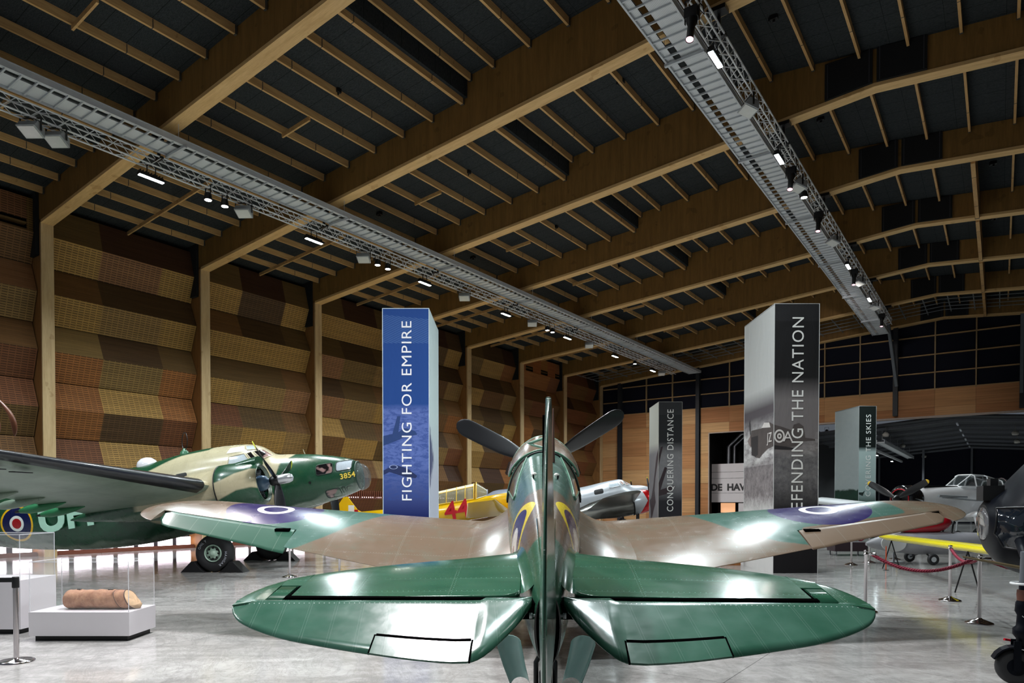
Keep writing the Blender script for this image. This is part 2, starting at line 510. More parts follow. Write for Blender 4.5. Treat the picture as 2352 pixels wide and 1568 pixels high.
# ------------------------------------------------------------ far wall
t = Mt('far_cladding', (.5, .5, .5, 1), .6, spec=.25)
x, y, z = t.xyz(); at_ = t.attr('tint').outputs['Color']
g = t.noise(sc=(.5, .5, 16), scale=1.0, detail=3)
t.color(t.mix(t.mix(at_, (0, 0, 0, 1), .3), at_, g.step(.48, .4)))
M_clad = t
YW = 47.1
m = MB(); tint = []
FC = [rgb(208, 156, 106), rgb(202, 148, 98), rgb(190, 134, 88), rgb(216, 168, 116), rgb(182, 124, 80)]
OP = [(-16.7, -11.6, 0, 6.7), (-9.9, XR, 0, 6.87)]
xg = [-25.5, -23.5, -21.44, -19.40, -17.42, -15.27, -13.3, -11.3, -9.19, -7.16, -5.2, -3.2, -1.2, .88, 3.0, 5.0, 7.0, 9.0, 11, 13, 15, 17, 20]
zr = [8.45, 7.4, 6.35, 5.3, 4.25, 3.2, 2.15, 1.1, 0]
for i in range(len(xg) - 1):
    for j in range(len(zr) - 1):
        cells = [(xg[i], xg[i + 1], zr[j + 1], zr[j])]
        for (a0, a1, b0, b1) in OP:
            nc = []
            for (x0, x1, z0, z1) in cells:
                if x1 <= a0 or x0 >= a1 or z0 >= b1: nc.append((x0, x1, z0, z1)); continue
                if z1 > b1: nc.append((x0, x1, b1, z1))
                if x0 < a0: nc.append((x0, a0, z0, min(z1, b1)))
                if x1 > a1: nc.append((a1, x1, z0, min(z1, b1)))
            cells = nc
        col = rnd.choice(FC)
        for (x0, x1, z0, z1) in cells:
            m.box(x0 + .004, x1 - .004, YW, YW + .06, z0 + .004, z1 - .004); tint += [col] * 6
struct(m.build('wall_far', M_clad, face_attr=tint))
t = Mt('felt_lining', rgb(26, 28, 38), .95, spec=.1)
n1 = t.noise(scale=45, detail=3)
t.color(t.mix(rgb(14, 15, 20), rgb(36, 38, 50), n1)); M_felt = t
m = MB(); m.prism([(-26, 8.45), (XR, 8.45), (XR, 12.2), (-2.7, 13.9), (-26, 12)], Matrix(((1, 0, 0, 0), (0, 0, 1, 0), (0, 1, 0, 0), (0, 0, 0, 1))), YW + .12, YW + .3)
m.box(-26, XR, YW + .065, YW + .3, 6.9, 8.45); m.box(-26, -16.75, YW + .065, YW + .3, 0, 6.9); m.box(-11.55, -9.95, YW + .065, YW + .3, 0, 6.9)
struct(m.build('wall_far_lining', M_felt)); bpy.data.objects['wall_far_lining'].name = 'wall_far_lining_panel'
M_girt = wood('girt_timber', rgb(188, 156, 110), rgb(150, 118, 76), 0)
for zz in (8.47, 9.45, 10.5, 11.6):
    m = MB(); m.box(-25, XR, YW - .02, YW + .12, zz - .03, zz + .03); struct(m.build('girt_beam', M_girt))
M_girtv = wood('stud_timber', rgb(170, 146, 110), rgb(136, 112, 76), 2)
for xx in xg[1:17]:
    if xx in (-23.5, -17.42, -11.3, -5.2, .88): continue
    m = MB(); m.box(xx - .035, xx + .035, YW - .03, YW + .12, 8.4, soffit(xx) + .6); struct(m.build('stud_column', M_girtv))
M_stl = sm('charcoal_steel', rgb(38, 40, 44), .5, spec=.4)
for xx, zb in ((-23.5, 0), (-17.42, 0), (-11.3, 0), (-5.2, 7.0), (.92, 7.0)):
    m = MB(); m.box(xx - .13, xx + .13, YW - .34, YW - .31, zb, soffit(xx) + .3); m.box(xx - .13, xx + .13, YW - .05, YW - .02, zb, soffit(xx) + .3); m.box(xx - .02, xx + .02, YW - .31, YW - .05, zb, soffit(xx) + .3)
    struct(m.build('steel_column', M_stl))
M_galv = sm('galvanised_steel', rgb(150, 156, 160), .42, .6)
M_gstl = sm('grey_painted_steel', rgb(98, 106, 112), .5)
m = MB(); m.bar((-5.48, 45.7, 12.35), (-5.12, 46.72, 8.75), .16, .12); struct(m.build('strut_beam', M_gstl))
m = MB(); m.box(.80, .95, YW - .36, YW - .345, 7.8, 12.3); struct(m.build('strut_beam', M_gstl))
# pale strip under the cladding, over the wide opening
M_pale = sm('pale_edge', rgb(176, 158, 146), .6)
m = MB(); m.box(-9.9, XR, YW - .06, YW + .3, 6.80, 6.90); struct(m.build('trim_1', M_pale))
m = MB(); m.box(-16.7, -11.6, YW - .02, YW + .1, 6.66, 6.72); m.box(-16.72, -16.66, YW - .02, YW + .1, 0, 6.7); struct(m.build('trim_2', M_pale))

# -- grating shelf under the last roof bay
m = MB()
for x in [-25 + i * 1.13 for i in range(24)]:
    if x < 2.5:
        m.bar((x, 41.9, roofz(min(max(x, -25), 3)) * 0 + soffit(x) + .35), (x, 46.6, soffit(x) + .35), .05, .05)
for y in (42.7, 43.5, 44.3, 45.1, 45.9):
    m.bar((-25, y, soffit(-25) + .3), (-2.74, y, soffit(-2.74) + .3), .035, .035); m.bar((-2.74, y, soffit(-2.74) + .3), (3, y, soffit(3) + .3), .035, .035)
o = m.build('steel_grating', M_galv); tag(o, 'galvanised steel bar grid under the last roof bay by the far wall', 'grating')

# ------------------------------------------------------------ annex beyond
def az(x): return 6.86 - .082 * abs(x + 2.2)
m = MB()
for x0, x1 in ((-10.9, -2.2), (-2.2, XR)):
    m.box(0, 1, 0, 1, 0, 1, Matrix(((x1 - x0, 0, 0, x0), (0, 28, 0, YW + .3), (az(x1) - az(x0), 0, .1, az(x0)), (0, 0, 0, 1))))
M_adark = sm('annex_roof_sheet', rgb(40, 42, 48), .8)
struct(m.build('annex_ceiling', M_adark))
m = MB(); m.box(-16.9, XR, 75, 75.2, 0, 7); struct(m.build('annex_wall', sm('annex_wall_paint', rgb(26, 26, 44), .85)))
m = MB(); m.box(-10.9, -10.75, YW + .3, 75, 0, 7); struct(m.build('annex_wall', sm('annex_wall_dark', rgb(20, 20, 24), .85)))
M_raf = sm('annex_rafter', rgb(120, 122, 130), .5)
for y in (48.8, 52.8, 56.6, 60.8, 65, 69, 73.2):
    m = MB()
    m.bar((-10.7, y, az(-10.7) - .1), (-2.2, y, az(-2.2) - .1), .07, .16); m.bar((-2.2, y, az(-2.2) - .1), (XR, y, az(XR) - .1), .07, .16)
    struct(m.build('annex_beam', M_raf))
M_lt = sm('lit_purlin_and_letter_pale', rgb(190, 194, 205), .5)  # paler colour paints the light on purlin stretches; also used for tyre letters
m = MB()
for x in (-2.2, -6.7): 
    y = 49.4
    while y < 73: m.box(x - .05, x + .05, y, y + 1.6, az(x) - .26, az(x) - .2); y += 4.05
struct(m.build('annex_ridge_beam', M_lt))
for x, y in ((-5.9, 74.6), (-2.15, 74.6), (-9.6, 74.6), (-5.55, 69.8)):
    m = MB(); m.box(x - .08, x + .08, y, y + .16, 0, az(x) - .05); struct(m.build('annex_column', M_raf))
m = MB(); m.lathe([(.002, -.32), (.16, -.3), (.2, -.16), (.1, -.04), (.012, 0), (.012, .5)], n=16)
o = m.build('pendant_lamp', sm('white_dome', rgb(190, 186, 178), .5)); k = 0
for x, y in ((-5.9, 48.6), (-6.0, 58.6), (-5.7, 72.5), (.9, 59), (.7, 52)):
    q = o if k == 0 else o.copy()
    if k: C.objects.link(q)
    q.location = (x, y, 6.25)
    tag(q, ['white round pendant lamp in the annex, just past the timber beam', 'white round pendant lamp halfway along the annex left side', 'white round pendant lamp at the annex back wall', 'white round pendant lamp right of the annex ridge, deeper one', 'white round pendant lamp right of the annex ridge, nearer one'][k], 'lamp', 'pendant lamps in the annex'); k += 1

# -- the white display wall seen through the narrow opening
ex = empty('display_wall', (-14.2, 48.6, 0)); tag(ex, 'white panelled display wall lettered DE HAV in the narrow far opening', 'display wall')
M_wp = sm('display_white', rgb(222, 212, 212), .6, var=.03)
def part(mb, name, mat, root, **kw):
    """mesh given in world space, parented to a root"""
    o = mb.build(name, mat, **kw); o.parent = root; o.matrix_parent_inverse = root.matrix_basis.inverted() if root.matrix_basis else Matrix()
    return o
m = MB()
for zz0, zz1 in ((1.85, 2.5), (2.52, 3.55), (3.57, 4.0), (4.02, 4.6)): m.box(-17.2, -13.1, 48.6, 48.75, zz0, zz1)
for zz0, zz1 in ((1.85, 2.5), (2.52, 3.55), (3.57, 4.0), (4.02, 4.6)): m.box(-13.08, -10.9, 48.6, 48.75, zz0, zz1)
m.box(-17.2, -17.0, 48.6, 50, 0, 1.85); m.box(-15.1, -14.2, 48.7, 50, 0, 1.8)
part(m, 'board', M_wp, ex)
o = text('lettering', 'DE  HAVILLAND', .66, sm('letter_grey', rgb(58, 54, 54), .6), frame((-17.05, 48.585, 2.70), (1, 0, 0), (0, 0, 1)), extrude=.01, space=.98, bold=.025)
o.parent = ex; o.matrix_parent_inverse = Matrix.Translation(-Vector((-14.2, 48.6, 0)))
m = MB(); m.box(-16.6, -15.6, 49.4, 49.6, 1.1, 1.8)
part(m, 'lit_shelf', Mt('warm_display', rgb(250, 190, 150), .6, emit=rgb(255, 190, 140), estr=.8), ex)
m = MB(); m.box(-17.2, -10.8, 51, 51.2, 0, 7); struct(m.build('annex_wall', sm('annex_wall_black', rgb(8, 8, 9), .9)))
m = MB(); m.box(-17.2, -17.0, YW + .3, 51, 0, 7); struct(m.build('annex_wall', bpy.data.materials['annex_wall_black']))
ex = empty('duct_pipe', (-16.2, 49.4, 4.6)); tag(ex, 'pair of silver ventilation ducts rising above the white display wall', 'duct')
for dx in (0, .42):
    m = MB(); m.tube([(-16.1 + dx, 49.6, 2), (-16.1 + dx, 49.6, 5.9), (-15.2 + dx, 49.6, 6.75), (-14 + dx, 49.6, 6.85), (-11.2, 49.6, 6.9)], .13 if dx == 0 else .09, 14)
    part(m, 'pipe', sm('duct_silver%d' % int(dx > 0), rgb(150, 150, 156), .35, .8), ex)
m = MB(); m.box(-17.2, -10.9, YW + .3, 51.2, 7.0, 7.1); struct(m.build('annex_ceiling', bpy.data.materials['annex_wall_black']))

# right side and rear enclosure (closed hall, out of the picture)
m = MB(); m.box(XR, XR + .3, YB, 76, 0, 13.5); struct(m.build('wall_right', sm('wall_right_ply', rgb(112, 80, 48), .7)))
# ============================================================ catwalks, trusses, lamps
M_tray = Mt('perforated_tray', rgb(150, 152, 156), .45, .0)
x, y, z = M_tray.xyz()
pf = ((x / .03).frac().gt(.35) * ((y / .022).frac().gt(.4)))
M_tray.color(M_tray.mix(rgb(186, 190, 194), rgb(226, 228, 230), pf))
M_rail = sm('catwalk_rail', rgb(190, 194, 198), .35, .1)
M_truss = sm('truss_aluminium', rgb(214, 216, 218), .35, .1)
def catwalk(xo, xi, z, y0, y1, label):
    """xo: rail beside the narrow strip, xi: rail beside the truss"""
    sg = 1 if xi > xo else -1
    root = empty('lighting_catwalk', ((xo + xi) / 2, y0, z)); tag(root, label, 'catwalk')
    a = lambda d: xo + sg * d
    def bx(m, d0, d1, ya, yb, z0, z1): m.box(min(a(d0), a(d1)), max(a(d0), a(d1)), ya, yb, z0, z1)
    wd = abs(xi - xo)
    m = MB()
    bx(m, .02, .19, y0, y1, z + .04, z + .05); bx(m, .33, wd - .03, y0, y1, z + .04, z + .05); bx(m, .18, .19, y0, y1, z + .04, z + .06); bx(m, .33, .34, y0, y1, z + .04, z + .06)
    part(m, 'mesh_deck', M_tray, root)
    m = MB()
    y = y0 + .1
    while y < y1: bx(m, 0, wd, y, y + .035, z, z + .04); y += .30
    part(m, 'deck_grating', M_rail, root)
    for d in (0, wd):
        m = MB(); bx(m, d - .02, d + .02, y0, y1, z - .01, z + .12); bx(m, d - .03, d + .03, y0, y1, z + .12, z + .14)
        part(m, 'side_rail', M_rail, root)
    n = -2
    while SF(n) < y1:
        yy = SF(n) + .3
        if yy > y0:
            m = MB(); bx(m, -.05, wd + .03, yy, yy + .07, z - .06, z); part(m, 'cross_frame', M_rail, root)
            for d in (0, wd):
                m = MB(); m.tube([(a(d), SF(n) + .18, z + .1), (a(d), SF(n) + .18, soffit(a(d)) + .02)], .008, 6); part(m, 'hanger_rod', M_rail, root)
        n += 1
    return root
catwalk(-6.27, -5.42, 11.7, -5, 45.6, 'galvanised mesh catwalk hanging near the roof ridge, brighter of the two')
catwalk(-17.03, -17.9, 10.85, -5, 46.4, 'galvanised mesh catwalk on the timber wall side of the roof')
# channel on the outer side of the wall-side catwalk
M_dk = sm('black_metal', rgb(20, 20, 22), .35)
def truss(x, z, y0, y1, label, w=.26, h=.28):
    root = empty('lighting_truss', (x, y0, z)); tag(root, label, 'truss')
    m = MB()
    ch = [(x - w / 2, z + h / 2), (x + w / 2, z + h / 2), (x - w / 2, z - h / 2), (x + w / 2, z - h / 2)]
    for cx_, cz_ in ch:
        m = MB(); m.tube([(cx_, y0, cz_), (cx_, y1, cz_)], .022, 8); part(m, 'chord_tube', M_truss, root)
    m = MB(); k = 0; y = y0; st = .27
    while y < y1 - st:
        a_, b_ = (0, 1) if k % 2 else (1, 0)
        for p, q in ((0, 2), (1, 3), (0, 1), (2, 3)):
            pa, pb = (ch[p], ch[q]) if k % 2 else (ch[q], ch[p])
            m.tube([(pa[0], y, pa[1]), (pb[0], y + st, pb[1])], .010, 5, cap=False)
        y += st; k += 1
    o = part(m, 'lattice_web', M_truss, root)
    n = -2
    while SF(n) < y1:
        yy = SF(n) + .18
        if yy > y0:
            m = MB(); zs = soffit(x)
            m.box(x - .2, x + .2, yy - .22, yy + .04, zs - .09, zs); m.box(x - .03, x + .03, yy - .03, yy + .03, z + h / 2, zs); m.box(x - .16, x + .16, yy - .05, yy + .05, z + h / 2 - .03, z + h / 2 + .03)
            part(m, 'hanging_bracket', M_dk, root)
        n += 1
truss(-5.02, 11.60, -5, 42.3, 'aluminium box truss carrying lamps beside the catwalk near the ridge')
truss(-18.02, 10.60, -5, 44.0, 'aluminium box truss carrying lamps on the timber wall side')

M_led = Mt('lamp_led', (1, 1, 1, 1), .4, emit=(.80, .97, 1.0, 1), estr=60.0)
M_spotl = Mt('lamp_warm', (1, 1, 1, 1), .4, emit=(1, .90, .84, 1), estr=90.0)
M_parl = Mt('lamp_par_lens', rgb(230, 170, 180), .2, emit=(1, .62, .68, 1), estr=1.5)
M_gbox = sm('flood_housing', rgb(150, 154, 156), .45, .2)
M_glass_off = sm('flood_glass', rgb(198, 200, 196), .12)
def proto_led():
    r = empty('strip_floodlight', (0, 0, 0))
    m = MB(); m.box(-.07, .07, -.33, .33, -.06, .0); m.box(-.05, .05, -.3, .3, 0, .03)
    for k in range(9): m.box(-.06, .06, -.3 + k * .07, -.285 + k * .07, .03, .07)
    m.build('housing', M_dk, r)
    m = MB(); m.box(-.05, .05, -.31, .31, -.072, -.062); m.build('lens', M_led, r)
    m = MB(); m.box(-.01, .01, -.12, -.1, .0, .3); m.box(-.01, .01, .1, .12, 0, .3); m.box(-.02, .02, -.12, .12, .27, .3); m.build('bracket', M_dk, r)
    return r
def proto_flood():
    r = empty('box_floodlight', (0, 0, 0))
    m = MB()
    M_ = Matrix.Rotation(-.35, 4, 'X')
    m.prism([(-.19, -.06), (-.12, .14), (.12, .14), (.19, -.06)], M_ @ Matrix(((0, 0, 1, 0), (1, 0, 0, 0), (0, 1, 0, 0), (0, 0, 0, 1))), -.22, .22)
    m.build('housing', M_gbox, r, bevel=.015)
    m = MB(); m.box(-.19, .19, -.16, .16, -.072, -.062, M_); m.build('glass', M_glass_off, r)
    m = MB(); m.box(-.25, -.235, -.02, .02, -.02, .26); m.box(.235, .25, -.02, .02, -.02, .26); m.box(-.25, .25, -.02, .02, .25, .265); m.build('bracket', M_dk, r)
    return r
def proto_spot():
    r = empty('twin_spotlight', (0, 0, 0))
    m = MB(); m.lathe([(.05, .16), (.09, .12), (.11, 0), (.115, -.05), (.10, -.05)], n=18); m.build('housing', M_dk, r)
    m = MB(); m.lathe([(.095, -.04), (.09, -.052), (.001, -.058)], n=18); m.build('lens', M_spotl, r)
    m = MB(); m.box(-.13, -.118, -.015, .015, -.02, .3); m.box(.118, .13, -.015, .015, -.02, .3); m.box(-.13, .13, -.015, .015, .29, .3); m.build('bracket', M_dk, r)
    return r
def proto_par():
    r = empty('black_theatre_spotlight', (0, 0, 0))
    A = Vector((.0, -.28, -1)).normalized()
    m = MB(); m.lathe([(.07, -.18), (.105, -.14), (.11, .05), (.075, .12), (.07, .42), (.085, .46), (.08, .47), (.075, .45)], (0, 0, 0), A, 20); m.box(-.13, .13, -.1, .1, .02, .22)
    m.build('barrel', M_dk, r)
    m = MB(); m.lathe([(.074, .455), (.001, .462)], (0, 0, 0), A, 20); m.build('lens', M_parl, r)
    m = MB(); m.box(-.15, -.135, -.02, .02, -.04, .42); m.box(.135, .15, -.02, .02, -.04, .42); m.box(-.15, .15, -.02, .02, .4, .42); m.build('yoke', M_dk, r)
    m = MB(); m.tube([(.12, .05, .2), (.2, .12, .1), (.16, .15, .3), (.05, .05, .42)], .01, 6); m.build('cable', M_dk, r)
    return r
PRO = {}
def lamp(kind, x, y, z, label, rz=0.0, k=0):
    if kind not in PRO: PRO[kind] = {'led': proto_led, 'flood': proto_flood, 'spot': proto_spot, 'par': proto_par}[kind](); r = PRO[kind]; r.location = (x, y, z); r.rotation_euler = (0, 0, rz)
    else: r = dup(PRO[kind], (x, y, z), (0, 0, rz))
    tag(r, label, 'spotlight' if kind in ('spot', 'par') else 'floodlight', {'led': 'lit strip floodlights on the trusses', 'flood': 'grey box floodlights on the trusses', 'spot': 'lit spotlights on the trusses', 'par': 'black theatre spotlights on the trusses'}[kind])
    return r
E_LED, E_SPOT = 420.0, 800.0
def led_light(x, y, z, e=1.0):
    L = bpy.data.lights.new('led_beam', 'AREA'); L.shape = 'RECTANGLE'; L.size = .12; L.size_y = .6; L.energy = E_LED * e; L.color = (.86, .97, 1.0); L.spread = math.radians(150)
    o = bpy.data.objects.new('led_beam', L); C.objects.link(o); o.location = (x, y, z - .09)
def spot_light(x, y, z, aim, e=1.0, cone=60, blend=.5, col=(1, .93, .90)):
    L = bpy.data.lights.new('spot_beam', 'SPOT'); L.energy = E_SPOT * e; L.spot_size = math.radians(cone); L.spot_blend = blend; L.shadow_soft_size = .09; L.color = col
    o = bpy.data.objects.new('spot_beam', L); C.objects.link(o); o.location = (x, y, z)
    d = (Vector(aim) - Vector((x, y, z))).normalized(); o.location = Vector((x, y, z)) + d * .12
    o.rotation_euler = d.to_track_quat('-Z', 'Y').to_euler()
ORD = ['first', 'second', 'third', 'fourth', 'fifth', 'sixth', 'seventh', 'eighth', 'ninth', 'tenth', 'eleventh', 'twelfth', 'thirteenth', 'fourteenth']
XT1, ZL1 = -18.0, 10.2
cnt = {}
def nxt(k): cnt[k] = cnt.get(k, 0) + 1; return ORD[cnt[k] - 1]
L1 = [('led', -2), ('spot', .6), ('led', 3.9), ('spot', 5.5), ('flood', 6.38), ('flood', 6.9), ('led', 9.09), ('spot', 10.65), ('spot', 11.15), ('flood', 11.75), ('led', 14.25), ('flood', 16.35), ('spot', 17.0), ('spot', 17.5),
      ('led', 19.44), ('flood', 21.81), ('led', 24.71), ('flood', 26.81), ('spot', 28.13), ('spot', 28.6), ('led', 30.02), ('flood', 32.28), ('led', 35.3), ('spot', 37.9), ('led', 40.5), ('flood', 41.9)]
NM = dict(led='lit strip floodlight', spot='lit round spotlight', flood='unlit grey box floodlight', par='black tubular theatre spotlight')
for kd, y in L1:
    lamp(kd, XT1, y, ZL1, ('%s under the wall-side truss, %s from the picture edge' % (NM[kd], nxt('a' + kd))) if y > 5 else ('%s on the wall-side truss, %s one out of the picture' % (NM[kd], nxt('c' + kd))), 0 if kd != 'flood' else .6)
    if kd == 'led': led_light(XT1, y, ZL1)
    if kd == 'spot' and y < 30: spot_light(XT1, y, ZL1, (XT1 + 4.5 + (y * 7 % 5), y + ((y * 13) % 5) - 2.5, 0), 1.0, 62)
XT2, ZL2 = -5.02, 11.2
L2 = [('spot', -1.2), ('led', .4), ('spot', 3.0), ('led', 8.6), ('par', 13.1), ('led', 14.45), ('flood', 16.8), ('led', 19.6), ('par', 20.9), ('flood', 21.75), ('spot', 22.5), ('par', 24.6), ('flood', 27.0), ('led', 30.0), ('par', 31.4), ('flood', 32.6),
      ('led', 35.4), ('flood', 37.1), ('par', 39.5)]
for kd, y in L2:
    lamp(kd, XT2, y, ZL2, ('%s under the ridge-side truss, %s from the picture top' % (NM[kd], nxt('b' + kd))) if y > 12 else ('%s on the ridge-side truss, %s one out of the picture' % (NM[kd], nxt('d' + kd))), 0 if kd != 'flood' else -.8)
    if kd == 'led': led_light(XT2, y, ZL2)
    if kd == 'spot': spot_light(XT2, y, ZL2, (XT2 + 1, y + 2, 0), 1.0, 60)
spot_light(XT2, 24.6, 11.0, (-1.8, 31.5, 1.5), 1.1, 44, .6); spot_light(XT2, 20.9, 11.0, (1.0, 27.0, 1.0), .8, 44, .6); spot_light(XT2, 31.4, 11.0, (-8, 47, 5), 1.2, 70, .7)
spot_light(XT1, 37.9, ZL1, (-20, 47, 4), .8, 80, .7); spot_light(XT1, 28.6, ZL1, (-14, 47, 4), 1.3, 50, .7)
# spots aimed at the exhibits nearby
spot_light(XT1, 5.5, ZL1, (-9.0, 3.2, 0), 2.2, 30, .6, (1, .9, .94))
spot_light(XT2, 3.0, ZL2, (-8.9, 3.0, 0), 1.6, 24, .7, (1, .93, .95))
# large lit flood over the tailplane
r = empty('work_floodlight', (-7.5, 6.9, 11.4)); tag(r, 'large lit floodlight hung on rods from the roof purlins over the tailplane', 'floodlight')
m = MB(); m.box(-.4, .4, -.6, .6, 0, .12); m.build('housing', M_gbox, r, bevel=.02)
for sx in (-.35, .35): m = MB(); m.tube([(sx, 0, .1), (sx, 0, roofz(-7.5) - 11.4)], .012, 6); m.build('hanger_rod', M_rail, r)
L = bpy.data.lights.new('flood_beam', 'AREA'); L.shape = 'RECTANGLE'; L.size = .75; L.size_y = 1.15; L.energy = 850; L.color = (1, .97, 1.0); L.spread = math.radians(140)
o = bpy.data.objects.new('flood_beam', L); C.objects.link(o); o.location = (-7.5, 6.9, 11.38)
# annex catwalk with its lamps
root = empty('annex_catwalk', (-5.7, 43, 5.6)); tag(root, 'short lit catwalk in the dark annex beside the tall grey banner', 'catwalk')
m = MB(); m.box(-6.35, -5.95, 48.2, 66, 5.55, 5.6); part(m, 'mesh_deck', M_tray, root)
for xx in (-6.37, -5.95):
    m = MB(); m.box(xx, xx + .04, 48.2, 66, 5.5, 5.72); part(m, 'side_rail', M_rail, root)
for k in range(5): m = MB(); m.tube([(-6.15, 49 + 4 * k, 5.6), (-6.15, 49 + 4 * k, az(-6.15))], .012, 6); part(m, 'hanger_rod', M_rail, root)
m = MB(); m.bar((-6.9, 48.2, 5.35), (-6.9, 67, 5.35), .14, .14); part(m, 'truss_beam', M_truss, root)
for i, yy in enumerate((52.5, 60.5)):
    r = dup(PRO['led'], (-6.9, yy, 5.1), (0, 0, 0)); tag(r, 'lit floodlight under the annex catwalk, %s one' % ('nearer', 'farther')[i], 'floodlight'); led_light(-6.9, yy, 5.1, .5)
r = dup(PRO['spot'], (-9.6, 50.0, 6.6), (0, 0, 0)); tag(r, 'small bright lamp at the left edge of the grey green banner', 'spotlight')
for (x, y) in ((1.5, 55), (-4, 66)): 
    led_light(x, y, 6.0, .6)

# world: very dim
w = bpy.data.worlds.new('World'); bpy.context.scene.world = w; w.use_nodes = True
w.node_tree.nodes['Background'].inputs[0].default_value = (.75, .85, 1.0, 1); w.node_tree.nodes['Background'].inputs[1].default_value = .12

# camera
cam = bpy.data.cameras.new('camera'); cam.lens = 24.01; cam.sensor_width = 36; cam.shift_y = (1185.0 - 784) / 2352
cam.clip_start = .05; cam.clip_end = 300
co = bpy.data.objects.new('camera', cam); C.objects.link(co); co.location = (0, 0, 1.7); co.rotation_euler = (PI / 2 - .0173, 0, YAW)
sc = bpy.context.scene; sc.camera = co
sc.view_settings.view_transform = 'Standard'; sc.view_settings.look = 'None'; sc.view_settings.gamma = 1; sc.view_settings.exposure = -0.08
sc.cycles.max_bounces = 6; sc.cycles.diffuse_bounces = 3; sc.cycles.glossy_bounces = 2; sc.cycles.transmission_bounces = 6; sc.cycles.transparent_max_bounces = 8
sc.cycles.caustics_reflective = False; sc.cycles.caustics_refractive = False; sc.cycles.sample_clamp_indirect = 6.0
sc.cycles.use_adaptive_sampling = True; sc.cycles.adaptive_threshold = .07
# ============================================================ aircraft helpers
def naca(t, th, cam=.02):
    yt = 5 * th * (.2969 * math.sqrt(max(t, 0)) - .126 * t - .3516 * t * t + .2843 * t ** 3 - .1036 * t ** 4)
    return cam * 4 * t * (1 - t), yt
def wring(x, le, te, z0, th, t0=0.0, t1=1.0, n=16, cam=.02, inc=0.0, le_drop=0.0, axis='x'):
    """closed ring of an aerofoil section at span station x (y forward)"""
    c = le - te; R = []
    ts = [t1 + (t0 - t1) * (1 - math.cos(PI * i / n)) / 2 if t0 <= 0 else t1 + (t0 - t1) * i / n for i in range(n + 1)]
    up = []; lo = []
    for t in ts:
        a, b = naca(t, th, cam)
        up.append((le - c * t, z0 + c * (a + b) + inc * c * (.3 - t))); lo.append((le - c * t, z0 + c * (a - b) - .002 + inc * c * (.3 - t)))
    seq = up + list(reversed(lo))[1:] if t0 <= 0 else up + list(reversed(lo))
    return [Vector((x, y, z)) for y, z in seq]
def rot_ring(R, hy, hz, ang):
    c, s_ = math.cos(ang), math.sin(ang); out = []
    for p in R:
        dy, dz = p.y - hy, p.z - hz; out.append(Vector((p.x, hy + dy * c - dz * s_, hz + dy * s_ + dz * c)))
    return out
def blade_mesh(m, hub, ang, R, chord, pitch=.6, fw=(0, 1, 0), up=(0, 0, 1), r0=.16, yel=0.0, mi=(0, 1)):
    """one propeller blade; ang measured clockwise from up, seen from behind"""
    hub = Vector(hub); F = Vector(fw).normalized(); U = Vector(up).normalized(); X = F.cross(U).normalized()
    d = U * math.cos(ang) + X * math.sin(ang); tdir = X * math.cos(ang) - U * math.sin(ang)
    N = 16; rings = []; rr = []
    for i in range(N + 1):
        f = i / N; r = r0 + (R - r0) * (1 - (1 - f) ** 1.35)
        u = (r - r0) / (R - r0)
        ch = chord * (.38 + .62 * min(1, u / .35) ** .8) if u < .35 else chord * (1 - .12 * ((u - .35) / .65) ** 2)
        if u > .86: ch *= math.sqrt(max(.02, 1 - ((u - .86) / .14) ** 2))
        th = (.11 * (1 - u) ** 1.5 + .028) * chord * (1 if u < .95 else .6); b = pitch * (1.25 - .85 * u)
        if u < .12: th = max(th, .035)
        cd = tdir * math.cos(b) + F * math.sin(b); nd = F * math.cos(b) - tdir * math.sin(b)
        rings.append([hub + d * r + cd * (ch / 2 * math.cos(a)) + nd * (th / 2 * math.sin(a) * 1.6) for a in [2 * PI * k / 16 for k in range(16)]]); rr.append(r)
    k = N + 1
    if yel:
        k = next(i for i, r in enumerate(rr) if r > R - yel)
        m.mi_now = mi[0]; m.rings(rings[:k + 1]); m.mi_now = mi[1]; m.rings(rings[k:]); m.mi_now = mi[0]
    else: m.rings(rings)

# ============================================================ the fighter
PSI, PHI = 0.58178 - .001, 0.19920
PM = Matrix.Translation((-2.250, 3.525, 1.053)) @ Matrix.Rotation(PSI, 4, 'Z') @ Matrix.Rotation(PHI, 4, 'X')
P40 = empty('fighter_aircraft', (0, 0, 0), M=PM)
tag(P40, 'brown and green camouflaged fighter aircraft with roundels, seen from its tail', 'aircraft')
M_gapb = Mt('shadow_gap_black', (.002, .002, .002, 1), 1.0, spec=0.0)  # flat black stands for the shade inside gaps and hollows
G1, B1, SKY, NAVY = rgb(46, 92, 70), rgb(104, 88, 73), rgb(130, 158, 152), rgb(32, 22, 80)
G2 = rgb(62, 94, 84)

def plines(t, x, y, col, px, py, w=.003, rivets=True, amt=.35):
    """panel joints with rivet rows as fine paint marks"""
    fx = (x / px + .03).frac(); fy = (y / py + .1).frac()
    ln = fx.lt(w / px).max(fy.lt(w / py))
    out = t.mix(col, rgb(150, 160, 152), ln * amt)
    if rivets:
        rx = ((fx - (.02 / px)).abs().lt(.0022 / px)) * (y / .035).frac().lt(.16)
        ry = ((fy - (.02 / py)).abs().lt(.0022 / py)) * (x / .035).frac().lt(.16)
        out = t.mix(out, rgb(196, 204, 200), rx.max(ry) * .55)
    return out
def paint(t, x, y, z, green=G1, brown=B1, soft=.03):
    """camouflage from the painted pattern stored on the mesh"""
    cm = t.fattr('camo').step(0.0, soft)
    n1 = t.noise(scale=2.2, detail=5, rough=.7); n2 = t.noise(scale=24, detail=3)
    col = t.mix(green, brown, cm)
    col = t.mix(col, tuple(min(1, v * 1.5 + .02) for v in green[:3]) + (1,), n1.step(.62, .25) * .25)
    return t.mix(col, tuple(v * .55 for v in green[:3]) + (1,), n2.step(.72, .2) * .18)
